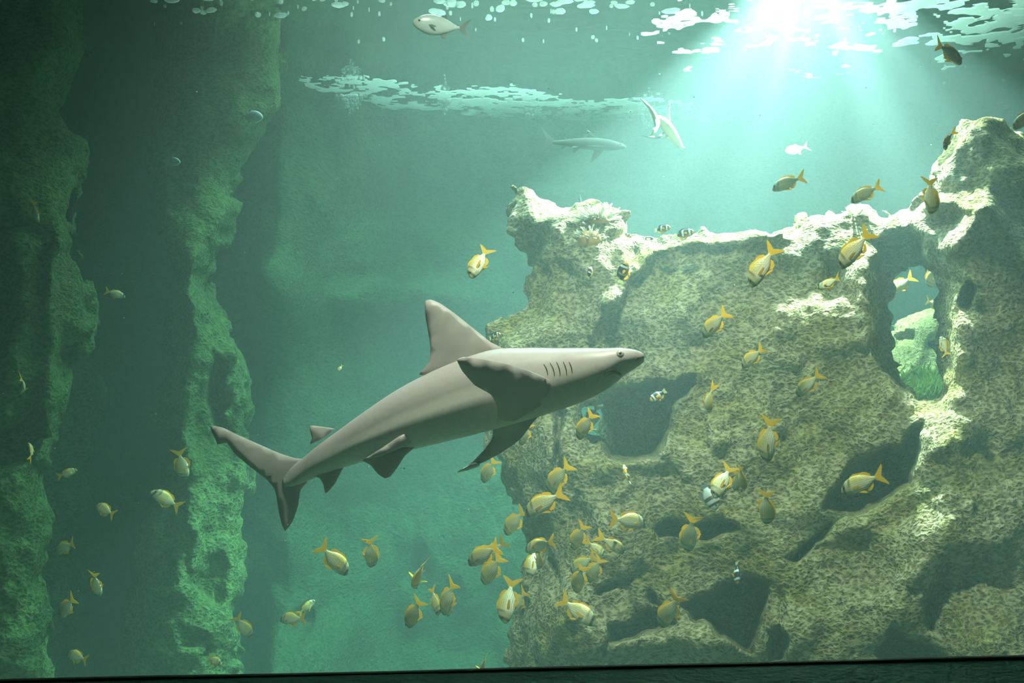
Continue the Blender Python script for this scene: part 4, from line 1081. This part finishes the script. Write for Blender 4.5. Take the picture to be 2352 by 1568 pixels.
# drifting specks in the water
V, F = [], []
for k in range(160):
    px, py, Y = U(0, 2352), U(100, 1500), U(3.5, 7.5)
    c = P(px, py, min(Y, front_at('reef_rock', px, py) - 0.2)); r = U(0.0012, 0.0028)
    b = len(V)
    V += [(c.x + r * 1.6, c.y, c.z), (c.x - r * 1.6, c.y, c.z), (c.x, c.y + r, c.z), (c.x, c.y - r, c.z), (c.x, c.y, c.z + r), (c.x, c.y, c.z - r)]
    F += [(b + i, b + j, b + k2) for i in (0, 1) for j, k2 in ((2, 4), (4, 3), (3, 5), (5, 2))]
sp = mesh_obj('floating_specks', V, F, M_BUBBLE); tag(sp, 'tiny white specks drifting in the water', 'specks', kind='stuff')

# ------------------------------------------------------------------ anemones on the rim
M_ANEM = soft('cream_anemone', (0.95, 0.90, 0.78), 0.5, 0.5, lo=(0.92, 0.80, 0.62), scale=40)
M_ANEMB = soft('orange_anemone_column', (0.95, 0.58, 0.26), 0.45, 0.6, lo=(0.90, 0.48, 0.18), scale=14)
def ray_rock(px, py):
    o = Vector((0, 0, CAMZ)); d = (P(px, py, 4) - o).normalized()
    ok, loc, n, i = rock.ray_cast(o, d)
    return loc if ok else None
def anemone(name, c, rx, ry, rz, n, tl, label, column=True):
    root = empty(name, c)
    if column:
        V, F = [], []
        for i in range(11):
            t = i / 10; k = math.sin(math.pi * (0.08 + 0.84 * t)) ** 0.6
            for j in range(20):
                a = 2 * math.pi * j / 20; rr = 0.8 * k * (1 + 0.10 * math.sin(3 * a + 4 * t) + 0.05 * math.sin(7 * a))
                V.append((rx * rr * math.cos(a), ry * rr * math.sin(a), -rz + rz * 1.15 * t))
        for i in range(10):
            for j in range(20):
                a, b = i * 20 + j, i * 20 + (j + 1) % 20
                F.append((a, b, b + 20, a + 20))
        F.append(tuple(reversed(range(20)))); F.append(tuple(200 + j for j in range(20)))
        mesh_obj('column', V, F, M_ANEMB, root)
    for k in range(n):
        a = U(0, 2 * math.pi); el = math.asin(U(-0.15, 1.0))
        d = Vector((math.cos(a) * math.cos(el), math.sin(a) * math.cos(el), math.sin(el)))
        p = Vector((rx * 0.7 * d.x, ry * 0.7 * d.y, rz * 0.35 * d.z - rz * 0.3))
        side = Vector((U(-1, 1), U(-1, 1), U(-0.6, 0.5))) * 0.6
        L = tl * U(0.7, 1.2); V, F = [], []
        for i in range(7):
            t = i / 6; q = p + d * L * t + side * L * 0.45 * t * t
            w = 0.0055 * (1 - 0.35 * t) if i < 5 else 0.0065 if i == 5 else 0.003
            for j in range(6):
                b = 2 * math.pi * j / 6
                V.append((q.x + w * math.cos(b), q.y + w * math.sin(b), q.z + w * 0.4 * math.sin(b * 2)))
        for i in range(6):
            for j in range(6):
                b, e = i * 6 + j, i * 6 + (j + 1) % 6
                F.append((b, e, e + 6, b + 6))
        F.append(tuple(36 + j for j in range(6)))
        mesh_obj('tentacle', V, F, M_ANEM, root)
    return tag(root, label, 'anemone')
def on_rock(px, py, lift=0.0, back=0.0):
    l = ray_rock(px, py)
    if l is None: l = P(px, py, 6.1)
    return l + Vector((0, back, lift))
anemone('sea_anemone', on_rock(1375, 505, 0.02, -0.01), 0.085, 0.07, 0.06, 170, 0.07, 'large glowing cream anemone on the jutting rock plate')
anemone('sea_anemone.001', on_rock(1352, 545, 0.02, -0.03), 0.085, 0.06, 0.085, 60, 0.04, 'orange based anemone drooping below the cream one')
anemone('sea_anemone.002', on_rock(1968, 500, 0.02, 0.03), 0.05, 0.04, 0.02, 55, 0.055, 'small white anemone on the crest of the rim', column=False)
anemone('sea_anemone.003', on_rock(1836, 522, 0.02, 0.03), 0.016, 0.014, 0.01, 10, 0.022, 'tiny white polyp on the rim between light and shade', column=False)

# ------------------------------------------------------------------ green algae tufts on the sunlit rock behind the arch
M_ALG = soft('bright_green_algae', (0.16, 0.24, 0.022), 0.4, 0.7, lo=(0.09, 0.16, 0.015), scale=25)
dg = bpy.context.evaluated_depsgraph_get()
V, F = [], []
for k in range(1500):
    px, py = random.gauss(2130, 34), random.gauss(888, 16)
    o = Vector((0, 0, CAMZ)); d = (P(px, py, 4) - o).normalized()
    ok, loc, n, i = ar.ray_cast(o + d * 6.4, d)
    if not ok: continue
    L = U(0.03, 0.075); w = U(0.004, 0.008)
    t = Vector((U(-0.6, 0.6), U(-0.9, 0.1), U(0.3, 1.0))).normalized(); s = t.cross(Vector((0, 1, 0.3))).normalized() * w
    b = len(V)
    V += [loc - s, loc + s, loc + t * L * 0.6 + s * 0.8 + n * 0.01, loc + t * L * 0.6 - s * 0.8 + n * 0.01, loc + t * L]
    F += [(b, b + 1, b + 2, b + 3), (b + 3, b + 2, b + 4)]
alg = mesh_obj('algae_tufts', V, F, M_ALG); tag(alg, 'bright green algae fuzz on the sunlit rock in the arch', 'algae', kind='stuff')

# ------------------------------------------------------------------ viewing window: acrylic pane, sill
YAW = math.radians(4.4)
def wpt(x, y, z):        # window frame space: x along the pane, y into the tank
    return Vector((x * math.cos(YAW) - y * math.sin(YAW), 0.5 + x * math.sin(YAW) + y * math.cos(YAW), z))
def wbox(name, x0, x1, y0, y1, z0, z1, mat, parent=None):
    vs = [wpt(x, y, z) for z in (z0, z1) for y in (y0, y1) for x in (x0, x1)]
    fs = [(0, 2, 3, 1), (4, 5, 7, 6), (0, 1, 5, 4), (1, 3, 7, 5), (3, 2, 6, 7), (2, 0, 4, 6)]
    return mesh_obj(name, vs, fs, mat, parent, smooth=False)
SILL_Z = CAMZ - 0.14925
m = NT('teal_window_frame'); c = m.coord()
M_FRAME = m.done(m.bsdf(m.mix(m.noise(c, 60, 4), (0.16, 0.60, 0.43), (0.19, 0.68, 0.49)), 0.55, 0.3, m.bump(m.noise(c, 220, 2), 0.2, 0.004)))
M_SEAL = simple('brown_window_seal', (0.14, 0.14, 0.09), 0.6, scale=40)
sill = wbox('trim_1', -1.6, 1.6, -0.58, 0.0, SILL_Z - 0.4, SILL_Z, M_FRAME); tag(sill, 'teal lower ledge of the viewing window', 'window frame', kind='structure')
seal = []
n = 60
vs, fs = [], []
for i in range(n + 1):
    x = -1.6 + 3.2 * i / n; w = 0.0016 + 0.0006 * math.sin(i * 1.7) + 0.0005 * math.sin(i * 0.6)
    for yy, zz in ((-0.003, SILL_Z - 0.001), (-0.003, SILL_Z + w * 0.4), (0.001, SILL_Z + w * 0.4), (0.001, SILL_Z - 0.001)): vs.append(wpt(x, yy, zz))
for i in range(n):
    for j in range(4):
        a, b = i * 4 + j, i * 4 + (j + 1) % 4
        fs.append((a, b, b + 4, a + 4))
sl_ = mesh_obj('window_seal', vs, fs, M_SEAL, sill)
m = NT('acrylic_pane')
fr = m.n('Fresnel'); fr.inputs['IOR'].default_value = 1.25
gl = m.n('BsdfGlossy'); gl.inputs['Roughness'].default_value = 0.03
tr = m.n('BsdfTransparent'); mx = m.n('MixShader')
m.link(fr.outputs[0], mx.inputs[0]); m.link(tr.outputs[0], mx.inputs[1]); m.link(gl.outputs[0], mx.inputs[2])
M_PANE = m.done(mx)
# the pane stands right behind the lens, which is held against its inner face
pane = wbox('window_1', -1.6, 1.6, -0.58, -0.52, SILL_Z, CAMZ + 1.6, M_PANE)
tag(pane, 'clear acrylic viewing pane of the tank', 'window', kind='structure')
